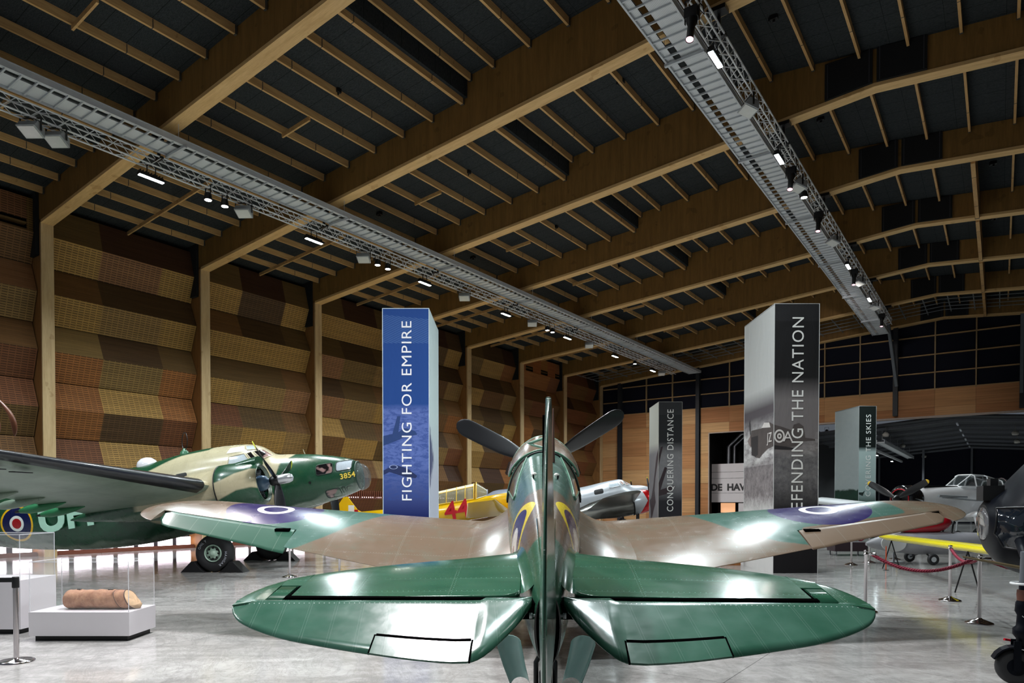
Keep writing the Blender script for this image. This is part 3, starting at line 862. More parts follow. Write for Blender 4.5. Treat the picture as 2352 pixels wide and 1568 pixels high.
def wing_mat():
    t = Mt('fighter_wing_paint', B1, .3, spec=.4, coat=.0, coat_rough=.25)
    x, y, z = t.xyz()
    col = paint(t, x, y, z, green=G2)
    col = plines(t, x, y, col, .92, .55)
    ax = x.abs(); d = ((ax - 3.92) * (ax - 3.92) + (y - 5.72) * (y - 5.72)).sqrt()
    top = z.gt(-2.0)
    col = t.mix(col, NAVY, d.lt(.68)); col = t.mix(col, rgb(232, 232, 228), d.lt(.26)); col = t.mix(col, NAVY, d.lt(.17))
    t.color(col)
    n = t.noise(scale=7, detail=3); t.rough(n * .2 + .14); t.bump(t.noise(scale=2.6, detail=2), .05, .03)
    return t
M_wing = wing_mat()
LG = [(-4.55, 8), (-4.3, 6.4), (-4.1, 5.75), (-4.35, 5.3), (-4.6, 4.9), (-4.4, 4.2), (-3.22, 4.35), (-2.9, 4.75), (-2.6, 5.3), (-2.3, 5.9), (-1.9, 6.6), (-1.3, 8)]
RG = [(4.95, 8), (4.95, 6.4), (4.9, 5.9), (4.95, 5.4), (4.9, 5.3), (3.42, 5.0), (3.40, 4.47), (3.0, 4.62), (2.5, 5.1), (2.25, 5.6), (2.15, 5.9), (1.9, 6.4), (2.1, 8)]
def wcam(x, y, z): return -in_poly(x, y, LG if x < 0 else RG)
def wLE(a):
    if a < 4.75: return 6.36 - .03 * a
    return 6.2175 - .80 * (1 - math.sqrt(max(0, 1 - ((a - 4.75) / .945) ** 2)))
def wTE(a):
    if a < 5.1: return 3.44 + .287 * a
    return 4.904 + .46 * (1 - math.sqrt(max(0, 1 - ((a - 5.1) / .595) ** 2)))
def wz(a): return -1.10 + .1045 * a
def wth(a): return .15 - .010 * a
def hingeY(a): return 4.93 + .20 * (a - 3.4)
for sd in (-1, 1):
    m = MB(); A = []
    def wr(a, te=None, n=20):
        le, te0 = wLE(a), wTE(a); c = le - te0
        t1 = 1.0 if te is None else (le - te) / c
        R = wring(sd * a, le, te0, wz(a), max(wth(a), .09), 0, t1, n, inc=.03)
        return R
    xs = [.3 + .15 * i for i in range(21)]; xs = [a for a in xs if a < 3.33] + [3.34]
    m.rings([wr(a) for a in xs])
    xs = [3.34 + .12 * i for i in range(17)]; xs = [a for a in xs if a < 5.36] + [5.37]
    m.rings([wr(a, hingeY(a)) for a in xs])
    xs = [5.37, 5.42, 5.48, 5.54, 5.6, 5.65, 5.68, 5.693]
    m.rings([wr(a) for a in xs])
    m.build('wing', M_wing, P40, attrs={'camo': wcam})
    # aileron, drooped on the left
    m = MB(); R = []
    dlt = math.radians(9.5 if sd < 0 else 1.5)
    for i in range(18):
        a = 3.36 + (5.355 - 3.36) * i / 17
        le, te = wLE(a), wTE(a) - .02 * (i < 3)
        hy = hingeY(a) - .012; t0 = (le - hy) / (le - te); hz = wz(a)
        if a > 5.2: te += (a - 5.2) * 1.3
        r = wring(sd * a, le, te, wz(a), max(wth(a), .09), t0, 1.0, 8, inc=.03)
        R.append(rot_ring(r, hy, hz, dlt))
    m.rings(R)
    mat = Mt('aileron_paint_%s' % ('green' if sd < 0 else 'brown'), G1, .34, spec=.35, coat=.0, coat_rough=.25)
    x, y, z = mat.xyz(); c0 = rgb(38, 76, 60) if sd < 0 else B1
    n = mat.noise(scale=3, detail=4); c1 = mat.mix(c0, tuple(min(1, v * 1.25) for v in c0[:3]) + (1,), n)
    rib = (x / .32).frac().lt(.02); mat.color(mat.mix(c1, rgb(150, 160, 150), rib * .25))
    al = m.build('aileron', mat, P40)
    m = MB(); a = 3.5; hy = hingeY(a)
    m.box(sd * 3.42 - .0 if sd > 0 else -3.62, sd * 3.42 + (.2 if sd > 0 else 0), hy - .10, hy - .035, wz(a) + .025, wz(a) + .074)
    m.build('hinge_slot', M_gapb, al)
    # dark gap in front of the aileron
    m = MB(); R = []
    for a in (3.36, 4.3, 5.36):
        hy = hingeY(a); le, te = wLE(a), wTE(a); t0 = (le - hy) / (le - te); cam_, yt = naca(t0, wth(a))
        c = le - te; z1 = wz(a) + c * (cam_ + yt) + .03 * c * (.3 - t0) - .012; z0 = z1 - .05
        R.append([Vector((sd * a, hy - .02, z0)), Vector((sd * a, hy + .03, z0)), Vector((sd * a, hy + .03, z1)), Vector((sd * a, hy - .02, z1))])
    m.rings(R, smooth=False); m.build('aileron_gap', M_gapb, P40)

# -- fuselage
FU = [ # y, half width, top, bottom, exponent
 (.05, .085, .10, -.40, 2.0), (.25, .12, .17, -.44, 2.1), (.5, .15, .21, -.49, 2.1), (1.0, .205, .27, -.58, 2.1), (1.5, .255, .305, -.65, 2.1), (2.0, .30, .335, -.72, 2.1), (2.6, .345, .37, -.80, 2.1), (3.2, .385, .41, -.88, 2.1), (3.8, .42, .445, -.95, 2.1),
 (4.2, .44, .46, -1.0, 2.15), (4.5, .45, .42, -1.04, 2.2), (4.7, .455, .24, -1.06, 2.3), (5.4, .46, .17, -1.12, 2.3), (6.0, .455, .16, -1.14, 2.3), (6.6, .44, .14, -1.14, 2.3), (7.1, .41, .11, -1.12, 2.3), (7.5, .37, .07, -1.05, 2.4), (7.72, .31, .02, -.92, 2.3)]
def fsec(y): return smooth_table(FU, y)
def fring(y, k=56):
    hw, zt, zb, n = fsec(y); zc = -.26 + .12 * max(0, (1.5 - y) / 1.5)
    zc = max(min(zc, zt - .12), zb + .12)
    return [Vector((x, y, z)) for x, z in sup(hw, zt, zb, n, k, 0, zc)]
def fcam(x, y, z):
    w = .10 * math.sin(3 * z + y) + .06 * math.sin(9 * z)
    if y < 1.0: return (y - .86 - .9 * max(0, abs(x) - .12) * (z < .2)) * 1.0
    if y < 4.4: return (2.28 + w * .6 + (abs(x) > .2) * -.1) - y if z > -.05 else max((1.7 + w) - y, (y - 3.2))
    return (math.sin(1.7 * y + 4 * z) * .3)
t = Mt('fighter_body_paint', B1, .28, spec=.5, coat=.45, coat_rough=.15)
x, y, z = t.xyz()
col = paint(t, x, y, z, green=G2)
tail = t.mix(col, G1, y.lt(.95) * (t.fattr('camo').lt(0.0)))
col = plines(t, y, z, tail, .85, 3.0)
d = ((y - 1.85) * (y - 1.85) + (z + .19) * (z + .19)).sqrt()
side = x.abs().gt(.03)
for r_, c_ in ((.49, rgb(224, 200, 40)), (.42, NAVY), (.26, rgb(228, 224, 218)), (.10, rgb(130, 24, 30))): col = t.mix(col, c_, d.lt(r_) * side)
col = t.mix(col, SKY, (z + y * .035).lt(-.72)); col = t.mix(col, (.003, .003, .003, 1), y.lt(.0502))  # fuselage end blacked in place of shade in the tail hollow
t.color(col); n = t.noise(scale=8, detail=3); t.rough(n * .2 + .16); t.bump(t.noise(scale=3, detail=2), .04, .03)
M_body = t
m = MB(); ys = [.05 + .09 * i for i in range(86)]; ys = [y for y in ys if y < 7.7] + [7.72]
m.rings([fring(y) for y in ys]); fus = m.build('fuselage', M_body, P40, attrs={'camo': fcam})
m = MB(); m.rings([[Vector((x_ * .9, y_, z_ * .95 - .01)) for x_, z_ in sup(.08, .09, -.38, 2.0, 24, 0, -.1)] for y_ in (-.02, .052)]); m.build('tail_hollow_shade', M_gapb, P40)  # solid black plug painted as the shade inside the tail

# wing root fillets
for sd in (-1, 1):
    m = MB(); G = []
    for i in range(34):
        y = 7.0 - i * .11
        if y < 3.3: break
        a0, a1 = .36, .36 + .55 * math.sin(min(1, (7.05 - y) / 3.3) * PI / 2 * 1.0)
        hw = fsec(y)[0]; row = []
        zw_ = None
        for j in range(9):
            f = j / 8; a = (hw - .05) + (a1) * f
            le, te = wLE(a), wTE(a); c = le - te; tt = (le - y) / c
            if tt < 0: zt_ = wz(a) + .05
            else:
                cam_, yt = naca(min(tt, 1), wth(a)); zt_ = wz(a) + c * (cam_ + yt) + .03 * c * (.3 - min(tt, 1))
            h = .34 * (1 - f) ** 2.2 * min(1, max(.0, (7.1 - y) / 1.0))
            row.append(Vector((sd * a, y, zt_ - .004 + h - .02 * (f > .99))))
        G.append(row)
    m.rings(G, cap=False, closed=False); m.build('wing_fillet', M_wing, P40, attrs={'camo': lambda x, y, z: 1.0})

# -- cockpit canopy and rear quarter windows
M_glassd = Mt('canopy_glass', rgb(70, 78, 72), .08, spec=.6, alpha=.55)
M_gfr = sm('canopy_frame_green', rgb(92, 132, 112), .3, coat=.4)
m = MB(); R = []
CT = [(4.22, .30, .475, .25), (4.5, .33, .53, .24), (4.9, .335, .56, .22), (5.3, .32, .53, .2), (5.65, .29, .38, .17), (5.95, .25, .19, .13)]
for i in range(18):
    y = 4.22 + (5.95 - 4.22) * i / 17; hw, zt, zb = smooth_table(CT, y); row = []
    for j in range(17):
        a = PI * j / 16; row.append(Vector((math.cos(a) * (hw + .12 * (1 - math.sin(a))), y, zb - .1 + (zt - zb + .1) * math.sin(a) ** .8)))
    R.append(row)
m.rings(R, cap=False, closed=False)
can = m.build('canopy', M_body, P40, attrs={'camo': lambda x, y, z: .35 + math.sin(3 * y + 5 * z + 1) * .3})
M_qw = sm('quarter_window_smoke', rgb(104, 96, 86), .12, coat=.6)
for y in (4.22, 5.3):
    hw, zt, zb = smooth_table(CT, y)
    P = [Vector((math.cos(a) * (hw + .12 * (1 - math.sin(a))), y, zb - .1 + (zt - zb + .1) * max(0, math.sin(a)) ** .8)) for a in [PI * j / 24 for j in range(25)]]
    m = MB(); m.tube(P, .014, 8); m.build('canopy_frame', M_gfr, can)
def on_body(y, a, off=.004):
    """point on the fuselage skin at angle a from the right side"""
    hw, zt, zb, n = fsec(y); zc = max(min(-.26 + .12 * max(0, (1.5 - y) / 1.5), zt - .12), zb + .12)
    c, s_ = math.cos(a), math.sin(a)
    p = Vector(((hw + off) * math.copysign(abs(c) ** (2 / n), c), y, zc + ((zt - zc + off) if s_ > 0 else (zc - zb + off)) * math.copysign(abs(s_) ** (2 / n), s_)))
    return p
for sd in (-1, 1):   # scooped rear window each side, tapering aft
    m = MB(); R = []
    for i in range(13):
        y = 4.16 - 1.15 * i / 12; u = i / 12
        a0 = math.radians(18 + 14 * u); a1 = math.radians(66 - 30 * u)
        row = [on_body(y, a0 + (a1 - a0) * j / 8, .006) for j in range(9)]
        R.append([Vector((sd * p.x, p.y, p.z)) for p in row])
    m.rings(R, cap=False, closed=False); m.build('rear_quarter_window', M_qw, P40)
    edge = [R[i][8] for i in range(13)] + [R[12][j] for j in range(7, -1, -1)] + [R[i][0] for i in range(11, -1, -1)]
    m = MB(); m.tube(edge, .009, 6); m.build('window_frame', M_gfr, P40)
# turtle-deck arch in front of the windows
P = [on_body(4.22, a, .012) for a in [math.radians(8 + 164 * j / 24) for j in range(25)]]
m = MB(); m.tube(P, .011, 8); m.build('deck_arch', M_gfr, P40)
P = [on_body(4.10, a, .008) for a in [math.radians(8 + 164 * j / 24) for j in range(25)]]
m = MB(); m.tube(P, .012, 6); m.build('deck_gap', M_blk, P40)
M_mast = sm('mast_wood', rgb(112, 84, 74), .35, coat=.5)
m = MB(); R = []
for i in range(9):
    u = i / 8; w_, l_ = .022 * (1 - .7 * u), .06 * (1 - .6 * u)
    R.append([Vector((.10 + math.cos(a) * w_, 3.6 + .05 * u + math.sin(a) * l_, .42 + .58 * u)) for a in [2 * PI * k / 12 for k in range(12)]])
m.rings(R); m.build('aerial_mast', M_mast, P40)
for sx in (-.085, .10):
    m = MB(); m.lathe([(.03, -.02), (.03, .01), (.022, .026), (.001, .033)], on_body(2.95, PI / 2 - sx * 3.2, -.004), (sx * 2, 0, 1), 14); m.build('deck_lamp', sm('lamp_dome_white', rgb(214, 214, 206), .25), P40) if sx < 0 else m.build('deck_lamp', bpy.data.materials['lamp_dome_white'], P40)
    m = MB(); p = on_body(2.9, PI / 2 - sx * 3.2, .0); m.box(p.x - .008 + sx * .1, p.x + .008 + sx * .1, p.y - .09, p.y - .06, p.z - .01, p.z + .028); m.build('lamp_catch', M_blk, P40)

# -- fin and rudder (thin sections stacked upwards)
M_tailp = Mt('tail_paint', G1, .26, spec=.5, coat=.45, coat_rough=.14)
x, y, z = M_tailp.xyz(); c0 = paint(M_tailp, x, y, z, green=rgb(54, 92, 76), brown=rgb(92, 82, 70)); M_tailp.color(plines(M_tailp, y, z, c0, 3.0, .34)); M_tailp.rough(M_tailp.noise(scale=6, detail=3) * .2 + .14)
FLE = [(-.2, 1.3), (.2, 1.32), (.28, 1.0), (.45, .85), (.8, .68), (1.05, .52), (1.18, .38), (1.25, .25), (1.285, .10)]
RTE = [(-.46, -.40), (-.40, -.72), (-.2, -1.02), (0, -1.15), (.25, -1.2), (.5, -1.14), (.8, -.95), (1.05, -.68), (1.18, -.45), (1.25, -.25), (1.285, -.02)]
HY = .06
m = MB(); R = []
for i in range(30):
    z_ = .05 + (1.283 - .05) * i / 29; le = smooth_table(FLE, z_)[0]; w = .048 * (1 - .72 * (z_ / 1.3)) ; w = max(w, .009)
    pts = [(le, 0)] + [(le - (le - HY) * u, w * math.sin(min(1, u * 1.4) * PI / 2)) for u in (.06, .15, .3, .5, .75, 1)]
    R.append([Vector((s_ * b_, a_, z_)) for s_, L_ in ((1, pts), (-1, list(reversed(pts[1:])))) for a_, b_ in L_])
m.rings(R); m.build('fin', M_tailp, P40, attrs={'camo': lambda x, y, z: .3 * math.sin(4 * z + y) - .12})
m = MB(); R = []; dl = math.radians(-1.6)
for i in range(40):
    z_ = -.46 + (1.28 + .46) * i / 39; te = smooth_table(RTE, z_)[0]; w = .052 * (1 - .72 * max(0, z_) / 1.3) if z_ > -.1 else .052 - .03 * ((-.1 - z_) / .36)
    fy = HY - .03; w = max(w, .009)
    pts = [(fy, w * .5), (fy - .02, w)] + [(fy - (fy - te) * u, w * (1 - u) ** .9 + .004) for u in (.15, .3, .5, .7, .85, 1)]
    ring = [Vector((b_, a_, z_)) for a_, b_ in pts] + [Vector((-b_, a_, z_)) for a_, b_ in reversed(pts)]
    R.append([Vector((p.x * math.cos(dl) - (p.y - fy) * math.sin(dl), fy + (p.y - fy) * math.cos(dl) + p.x * math.sin(dl), p.z)) for p in ring])
m.rings(R); rud = m.build('rudder', M_tailp, P40, attrs={'camo': lambda x, y, z: -1.0})
m = MB(); m.box(-.035, .012, HY - .035, HY + .005, -.3, 1.18); m.build('rudder_gap', M_gapb, P40)
m = MB(); m.tube([(-.008, .55, 1.0), (-.1, .6, .962), (-.13, .62, .955), (-.1, .6, .945), (-.008, .56, .925)], .009, 8); m.build('fin_bracket', sm('pale_green_bracket', rgb(150, 190, 172), .35), P40)
m = MB(); m.lathe([(.004, 0), (.05, .004), (.035, .02)], (-.0385, -.86, -.12), (-1, .0, 0), 16); m.build('rudder_lamp_cap', M_blk, rud)

# -- tailplane
SLE = [(0, 1.32), (.2, 1.24), (.6, 1.09), (1.1, .93), (1.45, .79), (1.65, .68), (1.8, .56), (1.9, .43), (1.96, .31), (1.985, .21), (1.995, .10)]
ETE = [(.10, .10), (.16, -.08), (.25, -.28), (.36, -.47), (.45, -.535), (.7, -.52), (1.0, -.46), (1.3, -.385), (1.55, -.31), (1.75, -.215), (1.88, -.125), (1.95, -.04), (1.985, .03)]
EH = .12
M_stab = Mt('tailplane_paint', G1, .22, spec=.5, coat=.6, coat_rough=.12)
x, y, z = M_stab.xyz(); n1 = M_stab.noise(scale=1.8, detail=4); n2 = M_stab.noise(sc=(1.5, 14, 3), scale=1.0, detail=3)
c0 = M_stab.mix(rgb(36, 82, 62), rgb(58, 106, 82), (n1 * .6 + n2 * .4).step(.5, .4))
M_stab.color(plines(M_stab, x, y, c0, .62, .26, amt=.3)); M_stab.rough(M_stab.noise(scale=5, detail=3) * .16 + .1); M_stab.bump(M_stab.noise(scale=3, detail=2), .05, .03)
M_elev = Mt('elevator_fabric', G1, .25, spec=.5, coat=.5, coat_rough=.16)
x, y, z = M_elev.xyz(); n1 = M_elev.noise(scale=3, detail=4)
c0 = M_elev.mix(rgb(44, 88, 70), rgb(72, 112, 96), n1.step(.5, .5))
rb = ((x + y * .12) / .165).frac(); rib = rb.lt(.10); tape = rb.lt(.012).max((rb - .1).abs().lt(.006))
edge = (y - .095).abs().lt(.0025) * ((x / .03).frac().lt(.2))
M_elev.color(M_elev.mix(M_elev.mix(c0, rgb(160, 180, 172), tape * .22), rgb(210, 220, 216), ((y - .06).abs().lt(.003) * (x / .032).frac().lt(.2)) * .7))
M_elev.bump(rib * .35 + M_elev.noise(scale=16, detail=3) * .45, .22, .006); M_elev.rough(M_elev.noise(scale=9, detail=3) * .2 + .12)
for sd in (-1, 1):
    def SL(a): return smooth_table(SLE, a)[0]
    def sring(a, y1):
        le = SL(a); th = .10 * (1 - .45 * a / 2); c = 1.1; w = .5 * .11 * (1 - .72 * a / 2)
        if a > 1.9: w *= max(.15, 1 - (a - 1.9) / .1 * .85)
        us = [0, .02, .06, .14, .28, .45, .7, .9, .992, 1]; L = le - y1
        pts = [(le - L * u, w * math.sin(min(1, .2 + u ** .55 * 1.35) * PI / 2) * (1 - .30 * max(0, u - .35)) if u else 0.0) for u in us]
        return [Vector((sd * a, p, q)) for p, q in pts] + [Vector((sd * a, p, -q)) for p, q in reversed(pts[1:])]
    m = MB()
    m.rings([sring(a, EH + .030 + (.13 * (1 - math.sqrt(max(0, 1 - ((.32 - a) / .14) ** 2))) if a < .32 else 0)) for a in [.18, .185, .195, .21, .24, .28, .32] + [.32 + (1.66 - .32) * i / 18 for i in range(1, 19)]])
    m2 = MB(); m2.box(min(sd * .05, sd * .31), max(sd * .05, sd * .31), .10, .22, -.10, .006); m2.build('root_hollow_shade', M_gapb, P40)  # black block added as the shade between elevator root and rudder
    m.rings([sring(a, .40) for a in (1.66, 1.7, 1.75, 1.805)])
    m.rings([sring(a, EH - .03 - .25 * (a - 1.8)) for a in (1.805, 1.85, 1.9, 1.94, 1.965, 1.98, 1.988)])
    st = m.build('stabilizer', M_stab, P40)
    m = MB(); m.box(min(sd * .1, sd * 1.68), max(sd * .1, sd * 1.68), EH - .006, EH + .034, -.03, .030); m.build('hinge_gap', M_gapb, P40)
    # elevator
    de = math.radians(10.0)
    def ering(a):
        te = smooth_table(ETE, a)[0]; w = .036 * (1 - .5 * a / 2)
        if a < .5: w += .012 * (.5 - a) / .4
        if a > 1.9: w *= .5
        L = max(EH - te, .02)
        us = [0, .05, .12, .25, .45, .65, .85, 1]
        pts = [(EH - L * u, (w * (1 - u) ** .85 + .004) * (1 if u > 0 else .55)) for u in us]
        if a < .40: pts = [(p, max(q, .035 * (1 - u ** 4) + .004)) for (p, q), u in zip(pts, us)]
        r = [Vector((sd * a, p, q)) for p, q in pts] + [Vector((sd * a, p, -q)) for p, q in reversed(pts)]
        return rot_ring(r, EH, 0, de)
    xs = [.10, .13, .16, .2, .24, .28, .32, .36, .39, .42] + [.45 + .07 * i for i in range(20)] + [1.84, 1.88, 1.91, 1.94, 1.96, 1.975, 1.985]
    m = MB(); m.rings([ering(a) for a in xs])
    el = m.build('elevator', M_elev, P40)
    m = MB(); R = []
    for a in (1.685, 1.74, 1.79):
        R.append([Vector((sd * a, .385, .0)), Vector((sd * a, .36, .022)), Vector((sd * a, .1, .026)), Vector((sd * a, .1, -.02)), Vector((sd * a, .36, -.015))])
    m.rings(R); m.build('horn_balance', M_stab, el)
    m = MB(); m.box(min(sd * 1.662, sd * 1.684), max(sd * 1.662, sd * 1.684), .11, .42, -.02, .012); m.build('horn_gap', M_gapb, P40)
    # trim tab with its dark hinge gap
    xa, xb = (.44, 1.0)
    m = MB(); R = []; G = []
    def surf(a, u, off):
        te = smooth_table(ETE, a)[0]; L = EH - te; w = .036 * (1 - .5 * a / 2); z_ = w * (1 - u) ** .85 + .004 + off
        return rot_ring([Vector((sd * a, EH - L * u, z_))], EH, 0, de)[0]
    for a in [xa + (xb - xa) * i / 6 for i in range(7)]:
        ua = .71 if a < .95 else .71
        R.append([surf(a, .72, .004), surf(a, .86, .004), surf(a, 1.0, .004), surf(a, 1.0, -.006), surf(a, .72, -.02)])
        G.append([surf(a, .672, .0016), surf(a, .718, .0016), surf(a, .718, -.01), surf(a, .672, -.01)])
    m.rings(R, smooth=False); m.build('trim_tab', M_elev, el)
    m = MB(); m.rings(G, smooth=False)
    for a in (xa - .006, xb + .006):
        m.rings([[surf(a - .005, u, .0015), surf(a + .005, u, .0015), surf(a + .005, u, -.01), surf(a - .005, u, -.01)] for u in (.69, .85, 1.0)], smooth=False)
    m.build('tab_gap', M_gapb, el)
    # hinge bolt at the root
    m = MB(); m.lathe([(.010, 0), (.010, .05), (.018, .05), (.018, .07), (.008, .07)], (sd * .045, .06, -.06), (sd, 0, 0), 12); m.build('hinge_bolt', M_rail, P40)
    # root fairing curling up to the fin
    m = MB(); R = []
    for i in range(15):
        u = i / 14; y = 1.34 - 1.08 * u; hw = .07 + .13 * math.sin(min(1, u * 1.5) * PI / 2); row = []
        zt = .06 + (fsec(max(y, .06))[1] - .0) * (1)
        p0 = on_body(max(y, .06), math.radians(74), .006); p1 = on_body(max(y, .06), math.radians(22), .01)
        ax = .20 + .12 * math.sin(u * PI) + .05
        le = SL(ax); w = .045 if y < le else 0
        p2 = Vector((ax, y, .022 * min(1, max(0, (le - y) / .12)) + .001))
        for j in range(9):
            f = j / 8
            q = p0.lerp(p1, f) .lerp(p1.lerp(p2, f), f)
            row.append(Vector((sd * q.x, y, q.z)))
        R.append(row)
    m.rings(R, cap=False, closed=False); m.build('tail_fairing', M_stab, P40)
    # tail-wheel door: a bowed plate
    m = MB(); R = []
    for zz, xo, sc_ in ((-.70, .295, 1.0), (-.88, .255, .9), (-1.06, .205, .78)):
        outer = [Vector((sd * (xo + .10 * math.cos(a) * sc_), 1.12 - .06 * math.sin(a), zz - .05 * math.sin(a))) for a in [PI * (1.0 - k / 10) - PI for k in range(11)]]
        inner = [p + Vector((0, .008, 0)) for p in reversed(outer)]
        R.append(outer + inner)
    m.rings(R); m.build('tail_wheel_door', sm('door_sky_paint_%d' % sd, rgb(160, 200, 196), .18, coat=.5), P40)

# -- wheels
M_tyre = sm('tyre_rubber', rgb(38, 38, 40), .6)
def gz(y): return -(1.053 + math.sin(PHI) * y) / math.cos(PHI)
m = MB(); yc = 1.35; zc = gz(yc) + .16
m.lathe([(.06, -.05), (.13, -.055), (.16, -.03), (.165, 0), (.16, .03), (.13, .055), (.06, .05)], (0, yc, zc), (1, 0, 0), 28); m.build('tail_wheel', M_tyre, P40)
m = MB(); m.tube([(.08, yc, zc), (.08, yc + .02, zc + .22), (0, yc + .1, zc + .34), (0, yc + .25, -.5)], .022, 10); m.tube([(-.08, yc, zc), (-.08, yc + .02, zc + .22), (0, yc + .1, zc + .34)], .022, 10); m.build('tail_wheel_fork', M_dk, P40)
for sd in (-1, 1):
    yc = 6.35; zc = gz(yc) + .375
    m = MB(); m.lathe([(.15, -.1), (.3, -.12), (.37, -.06), (.38, 0), (.37, .06), (.3, .12), (.15, .1)], (sd * 1.25, yc, zc), (1, 0, 0), 36); w_ = m.build('main_wheel', M_tyre, P40)
    m = MB(); m.lathe([(.15, -.09), (.16, 0), (.15, .09)], (sd * 1.25, yc, zc), (1, 0, 0), 24); m.build('hub', M_rail, w_)
    m = MB(); m.tube([(sd * 1.12, yc, zc), (sd * 1.10, yc + .02, zc + .4), (sd * 1.2, yc - .15, -.98)], .05, 12); m.build('landing_leg', M_rail, P40)

# -- propeller and spinner
M_blade = Mt('prop_blade_black', rgb(20, 21, 24), .34, spec=.5, coat=.2)
HUB = (0, 8.024, -.257); OM = math.radians(-3.4)
m = MB(); m.lathe([(.31, -.34), (.33, -.1), (.31, .1), (.22, .32), (.1, .46), (.001, .52)], HUB, (0, 1, 0), 32); m.build('spinner', M_body, P40, attrs={'camo': lambda *a: -1})
for k, a in enumerate((OM - PI / 3, OM + PI / 3, OM + PI)):
    m = MB(); blade_mesh(m, HUB, a, 1.675, .345, pitch=.72, r0=.2); m.build('propeller_blade', M_blade, P40)
m = MB()
for sd in (-1, 1):
    for k in range(6):
        y = 6.2 + .2 * k; m.tube([(sd * .40, y, -.12), (sd * .50, y - .03, -.10), (sd * .53, y - .12, -.09)], .035, 8)
m.build('exhaust_stubs', sm('exhaust_rust', rgb(60, 44, 38), .6), P40)
# ============================================================ the twin-engined bomber
HB = empty('bomber_aircraft', (-17.07, 11.15, 0), M=Matrix(((.545, .838, 0, -17.07), (-.838, .545, 0, 11.15), (0, 0, 1, 0), (0, 0, 0, 1))))
tag(HB, 'green and tan twin engined bomber numbered 3854 with a glazed nose', 'aircraft')
TAN, DGR, LGU = rgb(182, 172, 142), rgb(26, 72, 48), rgb(112, 128, 112)
HF = [(-9.4, .10, 1.52, 1.12, 2), (-8.5, .30, 1.68, .80, 2), (-7.4, .46, 1.88, .55, 2), (-6.5, .56, 2.08, .45, 2.1), (-5, .68, 2.36, .42, 2.1), (-3.97, .74, 2.58, .46, 2.15), (-2.8, .78, 2.80, .60, 2.15), (-1.9, .78, 3.06, .78, 2.15), (-1.2, .76, 3.22, .95, 2.15), (-.57, .74, 3.31, 1.08, 2.2), (.08, .72, 3.36, 1.22, 2.25), (.45, .71, 3.31, 1.30, 2.25), (.66, .70, 3.2, 1.35, 2.25), (.88, .70, 3.09, 1.40, 2.2), (1.26, .70, 3.085, 1.49, 2.15), (1.98, .66, 3.08, 1.67, 2.1), (2.53, .58, 3.03, 1.83, 2.1), (2.99, .49, 2.96, 2.02, 2.1), (3.2, .42, 2.88, 2.12, 2.1)]
def hsec(s): return smooth_table(HF, s)
def hring(s, k=56):
    hw, zt, zb, n = hsec(s); return [Vector((x, s + .16 * (2.5 - z) * max(0, (s - 2.5) / .7), z)) for x, z in sup(hw, zt, zb, n, k)]
def hx(s, z, off=.006):
    hw, zt, zb, n = hsec(s); zc = (zt + zb) / 2; u = min(.999, abs(z - zc) / ((zt - zb) / 2)); return hw * (1 - u ** n) ** (1 / n) + off
HT = [(1.35, 3.4), (1.50, 3.02), (1.22, 2.8), (1.05, 2.5), (1.0, 2.2), (1.12, 1.9), (1.35, 1.4), (-.5, .9), (-2.2, 1.2), (-3.9, 2.0), (-3.5, 2.42), (-2.7, 2.5), (-2.2, 2.72), (-1.6, 3.02), (-.9, 3.18), (-.6, 3.6)]
def hcam(x, s, z):
    return in_poly(s + .06 * math.sin(7 * z), z, HT)
def hund(x, s, z):
    hw, zt, zb, n = hsec(s); return (zb + .16 + .05 * math.sin(3 * s) + .03 * math.sin(8 * s + 1)) - z
def bomber_paint(name, round_=False, green=DGR, tan=TAN):
    t = Mt(name, tan, .3, spec=.5, coat=.35, coat_rough=.15)
    x, y, z = t.xyz(); n1 = t.noise(scale=1.5, detail=4)
    col = t.mix(green, tan, t.fattr('camo').step(0, .04)); col = t.mix(col, LGU, t.fattr('under').step(0, .06))
    col = t.mix(col, (0, 0, 0, 1), n1.step(.6, .3) * .12)
    ln = (y / .78 + .2).frac().lt(.005).max((z / .62 - y * .19 / .62).frac().lt(.006)); col = t.mix(col, (.02, .025, .02, 1), ln * .35)
    if round_:
        d = ((y + 6.14) * (y + 6.14) + (z - 1.17) * (z - 1.17)).sqrt()
        for r_, c_ in ((.49, rgb(226, 176, 20)), (.435, rgb(12, 22, 70)), (.215, rgb(222, 226, 222)), (.14, rgb(158, 18, 26))): col = t.mix(col, c_, d.lt(r_))
    t.color(col); t.rough(t.noise(scale=4, detail=3) * .2 + .18)
    return t
M_hb = bomber_paint('bomber_body_paint', True)
m = MB(); ss = [-9.4 + .12 * i for i in range(106)]; ss = [s for s in ss if s < 3.2] + [3.2]
m.rings([hring(s) for s in ss]); hf = m.build('fuselage', M_hb, HB, attrs={'camo': hcam, 'under': hund})
M_glz = Mt('cockpit_glass', rgb(120, 130, 130), .06, spec=.7, alpha=.34, coat=.6)
M_dint = sm('cabin_interior_dark', rgb(46, 44, 40), .7)
M_wtan = sm('cockpit_frame_tan', rgb(196, 186, 160), .35, coat=.3)
M_silv = sm('polished_silver', rgb(205, 208, 212), .25, .75)
